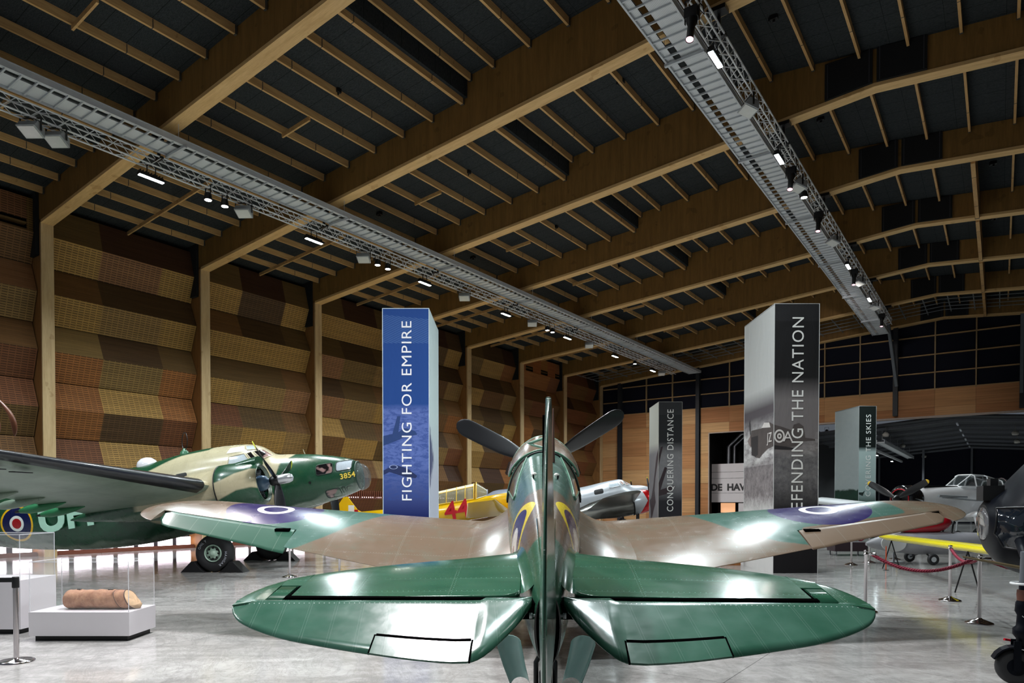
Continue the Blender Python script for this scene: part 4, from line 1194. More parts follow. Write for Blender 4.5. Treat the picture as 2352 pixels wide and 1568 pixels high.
# glazed nose
m = MB(); R = []
b0 = hring(3.2, 32)
for i in range(9):
    u = i / 8; f = math.cos(u * PI / 2) ** .8 if u < 1 else .02; R.append([Vector((p.x * f, 3.2 + (p.y - 3.2) * (1 - u) + .30 * math.sin(u * PI / 2), 2.47 + (p.z - 2.5) * f)) for p in b0])
m.rings(R, cap=False); m.build('nose_glass', M_glz, hf)
m = MB(); m.tube([p + Vector((0, .004, 0)) for p in hring(3.2, 32)], .022, 6, close=True); m.tube([p + Vector((0, -.10, 0)) for p in [Vector((q.x * 1.04, q.y, 2.5 + (q.z - 2.5) * 1.03)) for q in hring(3.2, 32)]], .012, 6, close=True); m.build('nose_ring', sm('nose_ring_green', rgb(40, 66, 54), .4), hf)
def patch(name, poly, mat, parent, side=1, off=.006, secx=None, rim=None, rimr=.012, inset=None):
    """panel lying on the body side, outline in (along, up)"""
    hx_ = secx or hx; cx_ = sum(p[0] for p in poly) / len(poly); cz_ = sum(p[1] for p in poly) / len(poly)
    fine = []; n = len(poly)
    for i in range(n):
        a, b = poly[i], poly[(i + 1) % n]
        for k in range(4): fine.append((a[0] + (b[0] - a[0]) * k / 4, a[1] + (b[1] - a[1]) * k / 4))
    m = MB(); R = []
    for f in (1, .75, .5, .25, .02):
        R.append([Vector((side * hx_(cx_ + (s - cx_) * f, cz_ + (z - cz_) * f, off), cx_ + (s - cx_) * f, cz_ + (z - cz_) * f)) for s, z in fine])
    m.rings(R, cap=False); o = m.build(name, mat, parent)
    if rim: mm = MB(); mm.tube([p + Vector((side * .001, 0, 0)) for p in R[0]], rimr, 6, close=True); mm.build(name + '_frame', rim, parent)
    return o
def rrect(s0, z0, s1, z1, r=.06, sk=0.2):
    """rounded rectangle sheared with the body's nose-up attitude"""
    P = []
    for cx_, cz_, a0 in ((s1 - r, z1 - r, 0), (s0 + r, z1 - r, 90), (s0 + r, z0 + r, 180), (s1 - r, z0 + r, 270)):
        for k in range(4): a = math.radians(a0 + 30 * k); P.append((cx_ + r * math.cos(a), cz_ + r * math.sin(a)))
    return [(s - .12 * (z - z0), z + (s - s0) * sk) for s, z in P]
M_win = Mt('smoked_window', rgb(60, 48, 46), .07, spec=.6, coat=.8); n1 = M_win.noise(scale=3.0, detail=2)
M_win.color(M_win.mix(rgb(22, 20, 22), rgb(150, 122, 118), n1.step(.56, .06)))
M_winp = sm('pinkish_window', rgb(168, 138, 132), .1, coat=.8)
M_winl = sm('pale_window', rgb(180, 190, 198), .15, coat=.8, var=.25, scale=40)
patch('side_window', rrect(2.2, 2.46, 2.62, 2.74), M_win, hf, rim=sm('window_rim_green', rgb(20, 44, 34), .4))
rimg = bpy.data.materials['window_rim_green']
patch('side_window', rrect(2.70, 2.58, 3.10, 2.84), M_winl, hf, rim=rimg)
patch('side_window', rrect(2.42, 1.86, 2.80, 2.06, .06, .25), M_win, hf, rim=rimg)
patch('side_window', rrect(2.85, 1.99, 2.92, 2.17, .03, .25), M_winp, hf, rim=rimg)
patch('side_window', rrect(2.96, 2.04, 3.13, 2.18, .05, .25), M_winp, hf, rim=rimg)
patch('cockpit_side_window', [(-.20, 2.74), (-.20, 2.98), (.20, 3.07), (.40, 2.86), (.30, 2.80)], M_winl, hf, rim=M_wtan, rimr=.018)
patch('cockpit_quarter_window', [(.26, 3.07), (.46, 2.87), (.62, 2.88), (.36, 3.12)], M_win, hf, rim=M_wtan, rimr=.014)
patch('windscreen', [(.42, 3.13), (.68, 2.92), (.88, 3.04), (.60, 3.2)], M_win, hf, rim=M_wtan, rimr=.014)
patch('cockpit_roof_panel', [(-.30, 3.07), (-.26, 3.23), (.10, 3.30), (.20, 3.14)], sm('roof_panel_white', rgb(226, 222, 206), .2, coat=.4), hf)
patch('roof_window', [(.14, 3.30), (.24, 3.17), (.50, 3.21), (.36, 3.31)], M_winl, hf, rim=M_wtan, rimr=.012)
for s_, w_ in ((-1.6, .32), (-.75, .25)): patch('cabin_window', rrect(s_, 2.32, s_ + w_, 2.5, .05, .2), M_dk, hf)
m = MB(); m.lathe([(.035, 0), (.035, .004)], (hx(2.03, 2.28), 2.03, 2.28), (1, 0, 0), 14); m.build('body_port', M_blk, hf)
tp = math.radians(12)
text('serial_number', '3854', .20, sm('serial_yellow', rgb(226, 196, 70), .5), frame((hx(2.98, 2.40) + .055, 2.82, 2.37), (-.16, math.cos(tp), math.sin(tp)), (-.10, -math.sin(tp), math.cos(tp))), hf, extrude=.002, space=1.05, bold=.004)
text('code_letters', 'UH', 1.15, sm('code_letter_mint', rgb(160, 200, 180), .5), frame((.748, -5.38, .93), (.045, math.cos(.16), math.sin(.16)), (-.10, -math.sin(.2), math.cos(.2))), hf, extrude=.012, space=1.0, bold=.035)
m = MB(); m.lathe([(.28, -.08), (.28, .02), (.24, .12), (.15, .2), (.001, .235)], (0, -2.8, 2.78), (0, -.18, 1), 24); m.build('astro_dome', sm('dome_white', rgb(222, 220, 226), .15, coat=.5), hf)
m = MB(); m.lathe([(.13, -.05), (.11, .06), (.05, .12), (.03, .16)], (0, -1.73, 3.10), (0, -.1, 1), 18); m.build('aerial_base', sm('aerial_base_green', rgb(60, 108, 80), .3), hf)
m = MB(); m.tube([(.14 * math.cos(a), -1.73 + .15 * math.cos(a), 3.46 + .24 * math.sin(a)) for a in [2 * PI * k / 32 for k in range(32)]], .012, 8, close=True); m.build('loop_aerial', M_dk, hf)
m = MB(); m.tube([(0, 1.68, 3.07), (0, 1.62, 3.22)], .008, 6); m.build('whip_aerial', M_wtan, hf)
# wings
def hLE(x): return .30 - .155 * (x - 2.9)
def hTE(x): return hLE(x) - (3.25 - .27 * (x - 2.9))
def hz(x): return 2.16 + .072 * (x - 2.9)
M_hw = bomber_paint('bomber_wing_paint')
t = Mt('wing_underside_green', LGU, .35, spec=.45, coat=.25, coat_rough=.2)
x, y, z = t.xyz(); n1 = t.noise(scale=1.1, detail=5, rough=.65); c0 = t.mix(rgb(104, 122, 106), rgb(140, 152, 138), n1.step(.5, .4))
ln = (x / 1.4 + .3).frac().lt(.006).max(((y + x * .16) / 1.05 + .4).frac().lt(.007)); t.color(t.mix(c0, rgb(50, 62, 54), ln * .6)); M_hwu = t
for sd in (1, -1):
    up = MB(); lo = MB(); RU, RL = [], []
    for i in range(26):
        x_ = .55 + (9.9 - .55) * i / 25
        le, te = hLE(x_), hTE(x_)
        if x_ > 9.0: k_ = ((x_ - 9.0) / .95) ** 2; le -= .75 * k_; te += .5 * k_
        r = wring(sd * x_, le, te, hz(x_) - .19 * (le - te) * .3, .16 - .006 * x_, inc=.19, cam=.02, n=18)
        RU.append(r[:19]); RL.append(r[18:] + [r[0]])
    up.rings(RU, cap=False, closed=False); lo.rings(RL, cap=False, closed=False)
    wg = up.build('wing', M_hw, HB, attrs={'camo': lambda x, y, z: math.sin(x * .9 + y) * .5, 'under': lambda *a: -1}); lo.build('wing_underside', M_hwu, wg)
    bt = MB(); R = []
    for i in range(14):
        x_ = 2.95 + (9.3 - 2.95) * i / 13; le, te = hLE(x_) + .02, hTE(x_); c = le - te; r = []
        for t_ in (.045, .02, .006, 0):
            a, b = naca(t_, .19 - .006 * x_, .02); r.append((le - c * t_, hz(x_) - .19 * c * .3 + c * (a + b) + .19 * c * (.3 - t_)))
        for t_ in (.006, .02, .06):
            a, b = naca(t_, .19 - .006 * x_, .02); r.append((le - c * t_, hz(x_) - .19 * c * .3 + c * (a - b) + .19 * c * (.3 - t_)))
        R.append([Vector((sd * x_, p, q)) for p, q in r])
    bt.rings(R); bt.build('leading_edge_boot', sm('boot_rubber_%d' % sd, rgb(22, 24, 30), .3, coat=.3), wg)
    for k, x_ in enumerate((3.35, 4.1, 4.85, 5.7, 6.6)):
        te = hTE(x_); le = hLE(x_); c = le - te; zt = hz(x_) - .19 * c
        A = Vector((0, -1, -.19)).normalized(); m = MB()
        m.lathe([(.01, -.55), (.07, -.3), (.10, 0), (.095, .3), (.05, .5), (.01, .56)], (sd * x_, te + .05, zt - .05), A, 12)
        fr = m.build('flap_track_fairing', M_hwu if k > 1 else sm('fairing_green_%d_%d' % (k, sd), rgb(40, 110, 70), .4), wg)
        m = MB(); m.lathe([(.06, .44), (.02, .62)], (sd * x_, te + .05, zt - .05), A, 10); m.build('fairing_tip', M_blk, fr)
    # slots near the tip on the underside
    m = MB()
    for x_ in (7.1, 7.6, 8.2, 8.7):
        le = hLE(x_); m.box(min(sd * x_, sd * (x_ + .4)), max(sd * x_, sd * (x_ + .4)), le - .42, le - .30, hz(x_) - .15 - .07, hz(x_) - .135 - .07)
    m.build('wing_slot', M_blk, wg)
    # engine
    EA = Vector((0, math.cos(.187), math.sin(.187))); EC = Vector((sd * 2.2, 1.75, 2.29))
    eo = MB(); prof = [(.44, -.33), (.50, -.355), (.54, -.45), (.585, -.8), (.61, -1.05), (.615, -1.26), (.60, -1.30)]
    eo.lathe(prof, EC, EA, 48, cap=False); cw = eo.build('engine_cowling', M_hw, HB, attrs={'camo': lambda x, y, z: .22 - abs((z - 2.28) - .19 * (y - 1.6) + .10 * math.sin(4 * y) - .02), 'under': lambda *a: -1})
    m = MB(); m.lathe([(.40, -.40), (.43, -.345), (.455, -.33), (.45, -.32)], EC, EA, 48, cap=False); m.build('cowl_lip', M_hwu, cw)
    m = MB(); m.lathe([(.595, -1.30), (.575, -1.34), (.56, -1.5), (.54, -2.0), (.47, -2.8), (.33, -3.8), (.12, -4.9), (.02, -5.3)], EC, EA, 40, cap=False); nc = m.build('nacelle', M_hw, HB, attrs={'camo': lambda x, y, z: (.4 - abs(y + .2) * .3) if z > 1.6 else -.1, 'under': lambda x, y, z: (1.75 + .19 * y) - z})
    m = MB(); m.tube([EC + EA * -1.31 + (Vector((1, 0, 0)) * math.cos(a) + Vector((0, -math.sin(.187), math.cos(.187))) * math.sin(a)) * .60 for a in [2 * PI * k / 40 for k in range(40)]], .016, 6, close=True); m.build('cowl_gap', M_blk, cw)
    m = MB(); m.lathe([(.43, -.62), (.02, -.60)], EC, EA, 32); m.build('engine_back', M_blk, cw)
    m = MB()
    for k in range(9):
        a = 2 * PI * k / 9; d = Vector((1, 0, 0)) * math.cos(a) + Vector((0, -math.sin(.187), math.cos(.187))) * math.sin(a)
        for j in range(6): m.lathe([(.075, 0), (.075, .018)], EC + EA * -.5 + d * (.17 + .04 * j), d, 12)
    m.build('engine_cylinder', sm('cylinder_grey_%d' % sd, rgb(88, 92, 96), .4, .5), cw)
    m = MB(); m.lathe([(.19, -.55), (.19, -.34), (.15, -.25), (.08, -.22), (.07, -.1)], EC, EA, 24); m.build('gear_case', sm('gearcase_blue_%d' % sd, rgb(78, 104, 130), .3, coat=.5), cw)
    # exhaust / oil cooler scoop on top
    m = MB(); R = []
    for u in range(8):
        f = u / 7; s_ = -.36 - .95 * f; r = .17 * math.sin(min(1, .75 + f) * PI / 2) * (1 - .8 * f)
        c = EC + EA * s_ + Vector((0, -.10, .50)); R.append([c + Vector((math.cos(a) * .26, 0, math.sin(a) * r)) for a in [2 * PI * k / 14 for k in range(14)]])
    m.rings(R); m.build('intake_scoop', M_hw, cw, attrs={'camo': lambda *a: -.1, 'under': lambda *a: -1})
    pr = MB(); pr.lathe([(.10, -.16), (.13, -.1), (.13, .04), (.10, .08)], EC, EA, 20); ph = pr.build('propeller_hub', M_dk, HB)
    m = MB(); m.lathe([(.115, .06), (.12, .2), (.115, .3), (.085, .38), (.001, .42)], EC, EA, 28); m.build('spinner', M_silv, ph)
    for a in (51, -69, 171):
        m = MB(); blade_mesh(m, EC, math.radians(a), 1.36, .30, pitch=.75, fw=EA, up=Vector((0, -math.sin(.187), math.cos(.187))), r0=.08, yel=.16)
        m.build('propeller_blade', [M_blade, bpy.data.materials.get('blade_tip_yellow') or sm('blade_tip_yellow', rgb(214, 216, 40), .4)], ph)
    # wheel
    wc = Vector((sd * 1.8, 0, .475))
    m = MB(); m.lathe([(.215, -.12), (.30, -.165), (.40, -.16), (.455, -.11), (.475, -.04), (.475, .04), (.455, .11), (.40, .16), (.30, .165), (.215, .12)], wc, (1, 0, 0), 48); wh = m.build('main_wheel', M_tyre, HB)
    mint = bpy.data.materials.get('wheel_mint') or sm('wheel_mint', rgb(178, 204, 186), .35)
    m = MB(); m.lathe([(.22, .12), (.215, .15), (.20, .155), (.19, .11), (.08, .13), (.06, .17), (.03, .18), (.001, .18)], wc, (sd, 0, 0), 36); m.build('wheel_hub', mint, wh)
    m = MB()
    for k in range(8):
        a = 2 * PI * k / 8; d = Vector((0, math.cos(a), math.sin(a))); m.lathe([(.026, .118), (.026, .126), (.001, .126)], wc + d * .135, (sd, 0, 0), 10)
    m.build('lightening_hole', M_blk, wh)
    if sd == 1:
        def ring_text(word, a0, step, r, flip):
            for i, ch in enumerate(word):
                a = math.radians(a0 - step * i); d = Vector((0, math.cos(a), math.sin(a))); tg = Vector((0, math.sin(a), -math.cos(a)))
                if flip: pass
                text('tyre_letter', ch, .085, M_lt, frame(wc + Vector((.1665, 0, 0)) + d * r - tg * .022, tg, d), wh, extrude=.002)
        ring_text('ONLY', 160, 13, .32, False); ring_text('HANGAR', 5, 12, .32, False)
    m = MB(); m.tube([wc + Vector((-sd * .10, 0, 0)), wc + Vector((-sd * .26, 0, 0)), wc + Vector((-sd * .26, .15, 1.2))], .055, 12)
    m.build('undercarriage_leg', M_dk, HB)
# tail
for sd in (1, -1):
    m = MB(); m.rings([wring(sd * a, -7.6 - .05 * a, -8.8 + .03 * a, 1.75, .1, n=8) for a in (.1, 1, 2, 3.0)]); m.build('tailplane', M_hw, HB, attrs={'camo': lambda *a: -.1, 'under': lambda *a: -1})
    m = MB(); R = []
    for i in range(11):
        zz = -.9 + 1.9 * i / 10; w_ = math.sqrt(max(.02, 1 - (zz / 1.0) ** 2)) * .62
        R.append([Vector((sd * 2.6 + .05 * math.sin(a) * w_, -8.35 + w_ * math.cos(a), 1.85 + zz)) for a in [2 * PI * k / 16 for k in range(16)]])
    m.rings(R); m.build('tail_fin', M_hw, HB, attrs={'camo': lambda *a: -.1, 'under': lambda *a: -1})
m = MB(); m.lathe([(.04, -.05), (.17, -.06), (.2, 0), (.17, .06), (.04, .05)], (0, -8.2, .2), (1, 0, 0), 24); m.tube([(.0, -8.2, .2), (.08, -8.15, .5), (0, -8.1, .85)], .03, 8); m.build('tail_wheel', M_tyre, HB)

# chocks
def chock(loc, rz, label, first=[]):
    if not first:
        m = MB(); F_ = Matrix(((0, 0, 1, 0), (1, 0, 0, 0), (0, 1, 0, 0), (0, 0, 0, 1)))
        m.prism([(.17, 0), (.80, 0), (.53, .27), (.445, .27), (.37, .165), (.27, .07)], F_, -.2, .2); o = m.build('wheel_chock', sm('chock_black', rgb(24, 24, 26), .45), bevel=.006); first.append(o)
    else: o = first[0].copy(); C.objects.link(o)
    o.location = loc; o.rotation_euler = (0, 0, rz); tag(o, label, 'wheel chock', 'black wheel chocks of the bomber')
ang = math.atan2(.545, .838) - PI / 2
for sd, nm in ((1, 'near bomber wheel with white lettering'), (-1, 'far dark bomber wheel')):
    p = HB.matrix_world @ Vector((sd * 1.8, 0, 0)) if False else Vector((-17.07 + .545 * sd * 1.8, 11.15 - .838 * sd * 1.8, 0))
    chock(p, ang, 'black wedge chock ahead of the ' + nm); chock(p, ang + PI, 'black wedge chock behind the ' + nm)
# ============================================================ tall banner towers
def banner(name, r, f, w, d, h, yaw, label, cfront, cside, textstr, tsize, tx, tz, tcol, art=None, grad=None, seed=0, edge=None, tlen=None):
    """r,f: near-right corner of the front face as metres right / ahead of the tripod"""
    o = W(r, f); root = empty('banner_tower', o, YAW + yaw); tag(root, label, 'banner')
    m = MB(); m.box(-w, 0, 0, d, 0, h)
    fr = Mt(name + '_print_front', cfront, .7, spec=.2)
    for t, face in ((fr, 'f'),):
        x, y, z = t.xyz(); grad(t, x, y, z, face)
    sdm = Mt(name + '_print_side', cside, .7, spec=.2); x, y, z = sdm.xyz(); (grad)(sdm, x, y, z, 's')
    top = sm(name + '_top', cside, .8)
    m = MB(); m.quad((-w, 0, 0), (0, 0, 0), (0, 0, h), (-w, 0, h)); m.build('front_panel', fr, root)
    m = MB(); m.quad((0, 0, 0), (0, d, 0), (0, d, h), (0, 0, h)); m.quad((-w, d, 0), (-w, 0, 0), (-w, 0, h), (-w, d, h)); m.build('side_panel', sdm, root)
    m = MB(); m.quad((0, d, 0), (-w, d, 0), (-w, d, h), (0, d, h)); m.quad((-w, 0, h), (0, 0, h), (0, d, h), (-w, d, h)); m.build('back_panel', top, root)
    m = MB()
    for (a, b) in (((-w, 0), (-w, 0)), ((0, 0), (0, 0)), ((0, d), (0, d)), ((-w, d), (-w, d))): m.tube([(a[0], a[1], 0), (a[0], a[1], h)], .009, 6)
    m.tube([(-w, 0, h), (0, 0, h), (0, d, h), (-w, d, h)], .009, 6, close=True); m.build('seam_edge', edge or top, root)
    text('lettering', textstr, tsize, sm(name + '_text', tcol, .6, var=.02), frame((tx, -.006, tz), (0, 0, 1), (-1, 0, 0)), root, extrude=.002, space=1.12, length=tlen)
    if art: art(root)
    return root
def decal(name, poly, mat, root, face, off=.004, w=None):
    """flat printed shape; face 'f' (x,z) or 'l' left side (y,z) or 'r' right side"""
    m = MB()
    if face == 'f': P = [Vector((a, -off, b)) for a, b in poly]
    elif face == 'l': P = [Vector((-w - off, a, b)) for a, b in reversed(poly)]
    else: P = [Vector((off, a, b)) for a, b in poly]
    m.face([m.pt(p) for p in P]); return m.build(name, mat, root)
def crinkle(t, s=.25):
    n = t.noise(sc=(2.5, 2.5, .8), scale=1.0, detail=3, dist=1.2); t.bump(n, s, .05)
# blue: FIGHTING FOR EMPIRE
def g_blue(t, x, y, z, face):
    n = t.noise(scale=3.5, detail=6, rough=.7)
    n2 = t.noise(sc=(1, 1, 2.5), scale=5, detail=6, rough=.75, dist=.6)
    if face == 'f':
        top = rgb(36, 72, 138); mid = rgb(92, 112, 176); low = rgb(26, 36, 92)
        c = t.mix(low, mid, z.step(2.1, 1.4)); c = t.mix(c, top, (z + n * .12).step(4.2, .18))
        scape = z.gt(1.8) * z.lt(4.15)
        c = t.mix(c, rgb(52, 76, 140), n2.step(.52, .12) * scape * .75)
        stripe = ((z * 22 + x * 9).frac()).lt(.5) * z.gt(5.75) * (z + x * .1).lt(6.35)
        c = t.mix(c, rgb(92, 126, 176), stripe * .45)
    else:
        c = t.mix(rgb(200, 206, 222), rgb(214, 232, 234), z.step(3.2, 1.5)); c = t.mix(c, rgb(46, 56, 110), ((z - 2.9).abs() * -1 + 1.05 + (y * -.9) + n * .8).step(.55, .35) * .85)
    t.color(c); crinkle(t)
def art_blue(root):
    d1 = sm('print_plane_blue', rgb(34, 62, 116), .7); d2 = sm('print_plane_dark', rgb(26, 42, 88), .7); wl = sm('print_roundel_pale', rgb(150, 166, 206), .7)
    decal('printed_aircraft', [(-1.16, 3.42), (-.80, 3.50), (-.62, 3.62), (-.36, 3.55), (-.30, 3.46), (-.60, 3.40), (-1.16, 3.18)], d1, root, 'f')
    decal('printed_aircraft', [(-.93, 3.45), (-.80, 3.92), (-.72, 3.92), (-.78, 3.48)], d1, root, 'f', .005)
    decal('printed_aircraft', [(-1.16, 2.55), (-.86, 2.70), (-.55, 2.60), (-.30, 2.42), (-.34, 2.36), (-.62, 2.40), (-1.0, 2.52), (-1.16, 2.44)], d2, root, 'f')
    for r_, mt, of in ((.11, wl, .006), (.085, d2, .007)):
        decal('printed_roundel', [(-.90 + r_ * 1.0 * math.cos(a), 2.64 + r_ * .5 * math.sin(a)) for a in [2 * PI * k / 24 for k in range(24)]], mt, root, 'f', of)
banner('blue', -2.09, 17.25, 1.165, 2.15, 6.62, 0, 'tall blue banner tower reading FIGHTING FOR EMPIRE', rgb(36, 72, 138), rgb(210, 226, 230), 'FIGHTING FOR EMPIRE', .36, -.44, 1.80, rgb(240, 242, 246), art_blue, g_blue, tlen=4.50)
# grey: DEFENDING THE NATION
def g_def(t, x, y, z, face):
    n = t.noise(sc=(1.2, 1.2, 3), scale=1.6, detail=7, rough=.7); n2 = t.noise(scale=6, detail=6, rough=.75)
    if face == 'f':
        c = t.mix(rgb(30, 29, 30), rgb(112, 106, 106), (z * -1 + 4.55).step(.0, .55))
        c = t.mix(c, rgb(188, 184, 180), (n.step(.56, .16)) * z.gt(2.75) * (z * -1 + 3.9 + x * .9).step(.55, .5) * .7)
        c = t.mix(c, t.mix(rgb(72, 70, 72), rgb(122, 118, 118), n2.step(.5, .4)), (z * -1 + 2.95).step(.0, .2)); c = t.mix(c, rgb(28, 26, 28), (z * -1 + 1.95).step(0, .8))
        tx_ = ((x * 60).frac().lt(.4) * (z * 40 + x * 12).frac().lt(.5)) * z.gt(6.2); c = t.mix(c, rgb(84, 84, 86), tx_ * .35)
    else:
        c = t.mix(rgb(86, 80, 84), rgb(190, 190, 188), (z - 4.42 + y * .0).step(0, .5))
        c = t.mix(c, rgb(214, 212, 210), (n.step(.45, .3)) * (z * -1 + 3.75).step(0, .5) * z.gt(2.7) * .8)
        c = t.mix(c, t.mix(rgb(92, 86, 88), rgb(140, 134, 134), n2.step(.5, .35)), (z * -1 + 2.75).step(0, .3)); c = t.mix(c, rgb(196, 194, 192), (z * -1 + 1.75 + n2 * .5).step(.3, .5))
    t.color(c); crinkle(t, .3)
def art_def(root):
    dk = sm('print_fighter_grey', rgb(74, 66, 64), .7, var=.3); bk = sm('print_fighter_black', rgb(34, 30, 32), .7); pl = sm('print_pale', rgb(206, 200, 196), .7); md = sm('print_fighter_mid', rgb(128, 114, 110), .7)
    w = 1.1
    # nose half on the left side face (y = distance back from the near corner)
    def L(px, pz): return (2.15 * (1 - px), pz)       # px 0..1 across the side face from its far edge
    H = lambda y: 1.7 + (1157 - y) / 1568 * 17.0
    decal('printed_aircraft_nose', [L(.14, 3.42), L(.20, 3.30), L(.30, 3.22), L(.40, 2.95), L(.55, 2.90), L(.66, 3.00), L(.82, 3.10), L(1.0, 3.14), L(1.0, 3.66), L(.86, 3.76), L(.70, 3.80), L(.62, 3.66), L(.26, 3.68), L(.24, 3.52)], dk, root, 'l', w=w)
    decal('printed_radiator', [L(.27, 3.5), L(.28, 3.02), L(.42, 2.96), L(.50, 3.0), L(.50, 3.5)], bk, root, 'l', .006, w=w)
    decal('printed_spinner', [L(.13, 3.42), L(.24, 3.56), L(.25, 3.22)], md, root, 'l', .006, w=w)
    decal('printed_canopy', [L(.62, 3.67), L(.70, 3.79), L(.86, 3.75), L(.90, 3.62)], pl, root, 'l', .006, w=w)
    decal('printed_propeller', [L(.22, 3.55), L(.19, 3.90), L(.215, 3.98), L(.245, 3.60)], bk, root, 'l', .006, w=w)
    # tail half on the front face
    F_ = lambda u, z: (-w + w * u, z)
    decal('printed_aircraft_tail', [F_(0, 3.14), F_(.35, 3.12), F_(.62, 3.16), F_(.62, 3.26), F_(.92, 3.27), F_(.92, 3.31), F_(.70, 3.34), F_(.66, 3.62), F_(.56, 3.70), F_(.44, 3.66), F_(.40, 3.52), F_(.20, 3.60), F_(0, 3.66)], dk, root, 'f')
    decal('printed_wing', [F_(0, 3.06), F_(.48, 3.04), F_(.50, 3.08), F_(0, 3.16)], bk, root, 'f', .005)
    for r_, mt, of in ((.165, pl, .006), (.12, dk, .007), (.07, pl, .008), (.03, dk, .009)):
        decal('printed_roundel', [(-w + .12 * w + r_ * .8 * math.cos(a), 3.38 + r_ * math.sin(a)) for a in [2 * PI * k / 24 for k in range(24)]], mt, root, 'f', of)
    text('printed_code', 'A', .36, pl, frame((-w + .22, -.011, 3.25), (1, 0, 0), (0, 0, 1)), root, extrude=.001)
    text('printed_code', 'JZ', .34, pl, frame((-w - .011, .42, 3.26), (0, -1, 0), (0, 0, 1)), root, extrude=.001)
banner('defend', 7.55, 16.85, 1.1, 2.15, 6.62, 0, 'tall black and grey banner tower reading DEFENDING THE NATION', rgb(30, 29, 30), rgb(180, 180, 178), 'DEFENDING THE NATION', .41, -.385, 1.27, rgb(222, 220, 216), art_def, g_def, tlen=5.02)
# small: CONQUERING DISTANCE
def g_con(t, x, y, z, face):
    n2 = t.noise(scale=4, detail=6, rough=.75)
    if face == 'f':
        c = t.mix(rgb(120, 118, 120), rgb(40, 40, 42), (z - 4.4).step(0, .6)); c = t.mix(c, rgb(160, 156, 158), n2.step(.6, .2) * z.lt(4.3) * .3); c = t.mix(c, rgb(40, 38, 42), (z * -1 + 2.3).step(0, .9))
        tx_ = ((x * 50).frac().lt(.4) * (z * 34 + x * 12).frac().lt(.5)) * z.gt(6.0); c = t.mix(c, rgb(110, 110, 112), tx_ * .4)
    else: c = t.mix(rgb(108, 104, 106), rgb(156, 154, 146), (z - 4.45).step(0, .5))
    t.color(c); crinkle(t, .2)
def art_con(root):
    bk = sm('print_biplane_dark', rgb(46, 32, 36), .7); w = 1.13
    decal('printed_biplane', [(2.15, 1.9), (1.7, 2.0), (1.2, 2.6), (.5, 4.0), (0, 4.4), (0, 4.0), (.7, 3.0), (.9, 2.4), (.6, 1.8), (1.0, 1.5), (1.3, 1.2), (1.7, .9), (1.8, 1.5)], bk, root, 'l', w=w)
    decal('printed_biplane', [(-w, 4.0), (-w + .1, 4.45), (-w + .22, 4.5), (-w + .12, 4.1), (-w, 3.5)], bk, root, 'f')
    decal('printed_biplane', [(-w, 2.7), (-w + .3, 3.5), (-w + .42, 3.45), (-w + .1, 2.4), (-w + .4, 2.5), (-w + .75, 2.62), (-w + .8, 2.5), (-w + .4, 2.2), (-w, 2.1)], bk, root, 'f')
banner('conquer', 8.18, 32.9, 1.13, 2.2, 6.62, 0, 'small distant banner tower reading CONQUERING DISTANCE beside the narrow opening', rgb(40, 40, 42), rgb(160, 158, 150), 'CONQUERING DISTANCE', .43, -.42, 1.36, rgb(220, 218, 214), art_con, g_con, tlen=4.9)
def g_cov(t, x, y, z, face):
    n = t.noise(sc=(1, 1, 2), scale=2, detail=5, rough=.7)
    if face == 'f': c = t.mix(t.mix(rgb(20, 52, 40), rgb(150, 168, 166), (z - 2.0).step(0, .6)), rgb(14, 22, 20), (z - 4.45).step(0, .25))
    else: c = t.mix(t.mix(rgb(16, 30, 24), rgb(30, 62, 48), n), t.mix(rgb(150, 156, 156), rgb(132, 142, 142), n), (z - 2.45 + n * .3 - .15).step(0, .1))
    t.color(c); crinkle(t, .15)
def art_cov(root):
    bk = sm('print_gyro_dark', rgb(20, 36, 32), .7); pl = sm('print_gyro_pale', rgb(196, 198, 196), .7); w = .88
    q = lambda u, z: (2.15 * (1 - u), z)
    decal('printed_gyroplane', [q(.28, 2.6), q(.36, 2.95), q(.48, 3.12), q(.55, 3.05), q(.72, 2.95), q(.76, 2.6), q(.66, 2.35), q(.4, 2.3), q(.34, 1.9), q(.29, 1.9)], bk, root, 'l', w=w)
    decal('printed_blade', [q(.28, 3.75), q(.48, 3.68), q(.56, 3.3), q(.46, 3.32)], pl, root, 'l', .006, w=w)
    decal('printed_blade', [q(.46, 2.7), q(.62, 2.62), q(.85, 1.9), q(.62, 1.95)], pl, root, 'l', .007, w=w)
    decal('printed_tail', [q(.58, 3.15), q(.86, 3.12), q(.86, 2.95), q(.93, 2.85), q(.99, 3.2), q(.88, 3.4), q(.86, 3.2), q(.58, 3.22)], bk, root, 'l', .006, w=w)
    decal('printed_tail', [(-w, 2.2), (-w + .2, 2.12), (-w + .32, 2.4), (-w + .2, 2.3), (-w, 2.3)], bk, root, 'f')
banner('cover', 18.28, 34.35, .90, 2.2, 6.62, math.radians(4), 'distant banner tower with pale side and the words COVERING THE SKIES', rgb(14, 22, 20), rgb(150, 156, 156), 'COVERING THE SKIES', .37, -.28, 2.1, rgb(205, 208, 205), art_cov, g_cov, tlen=4.1)
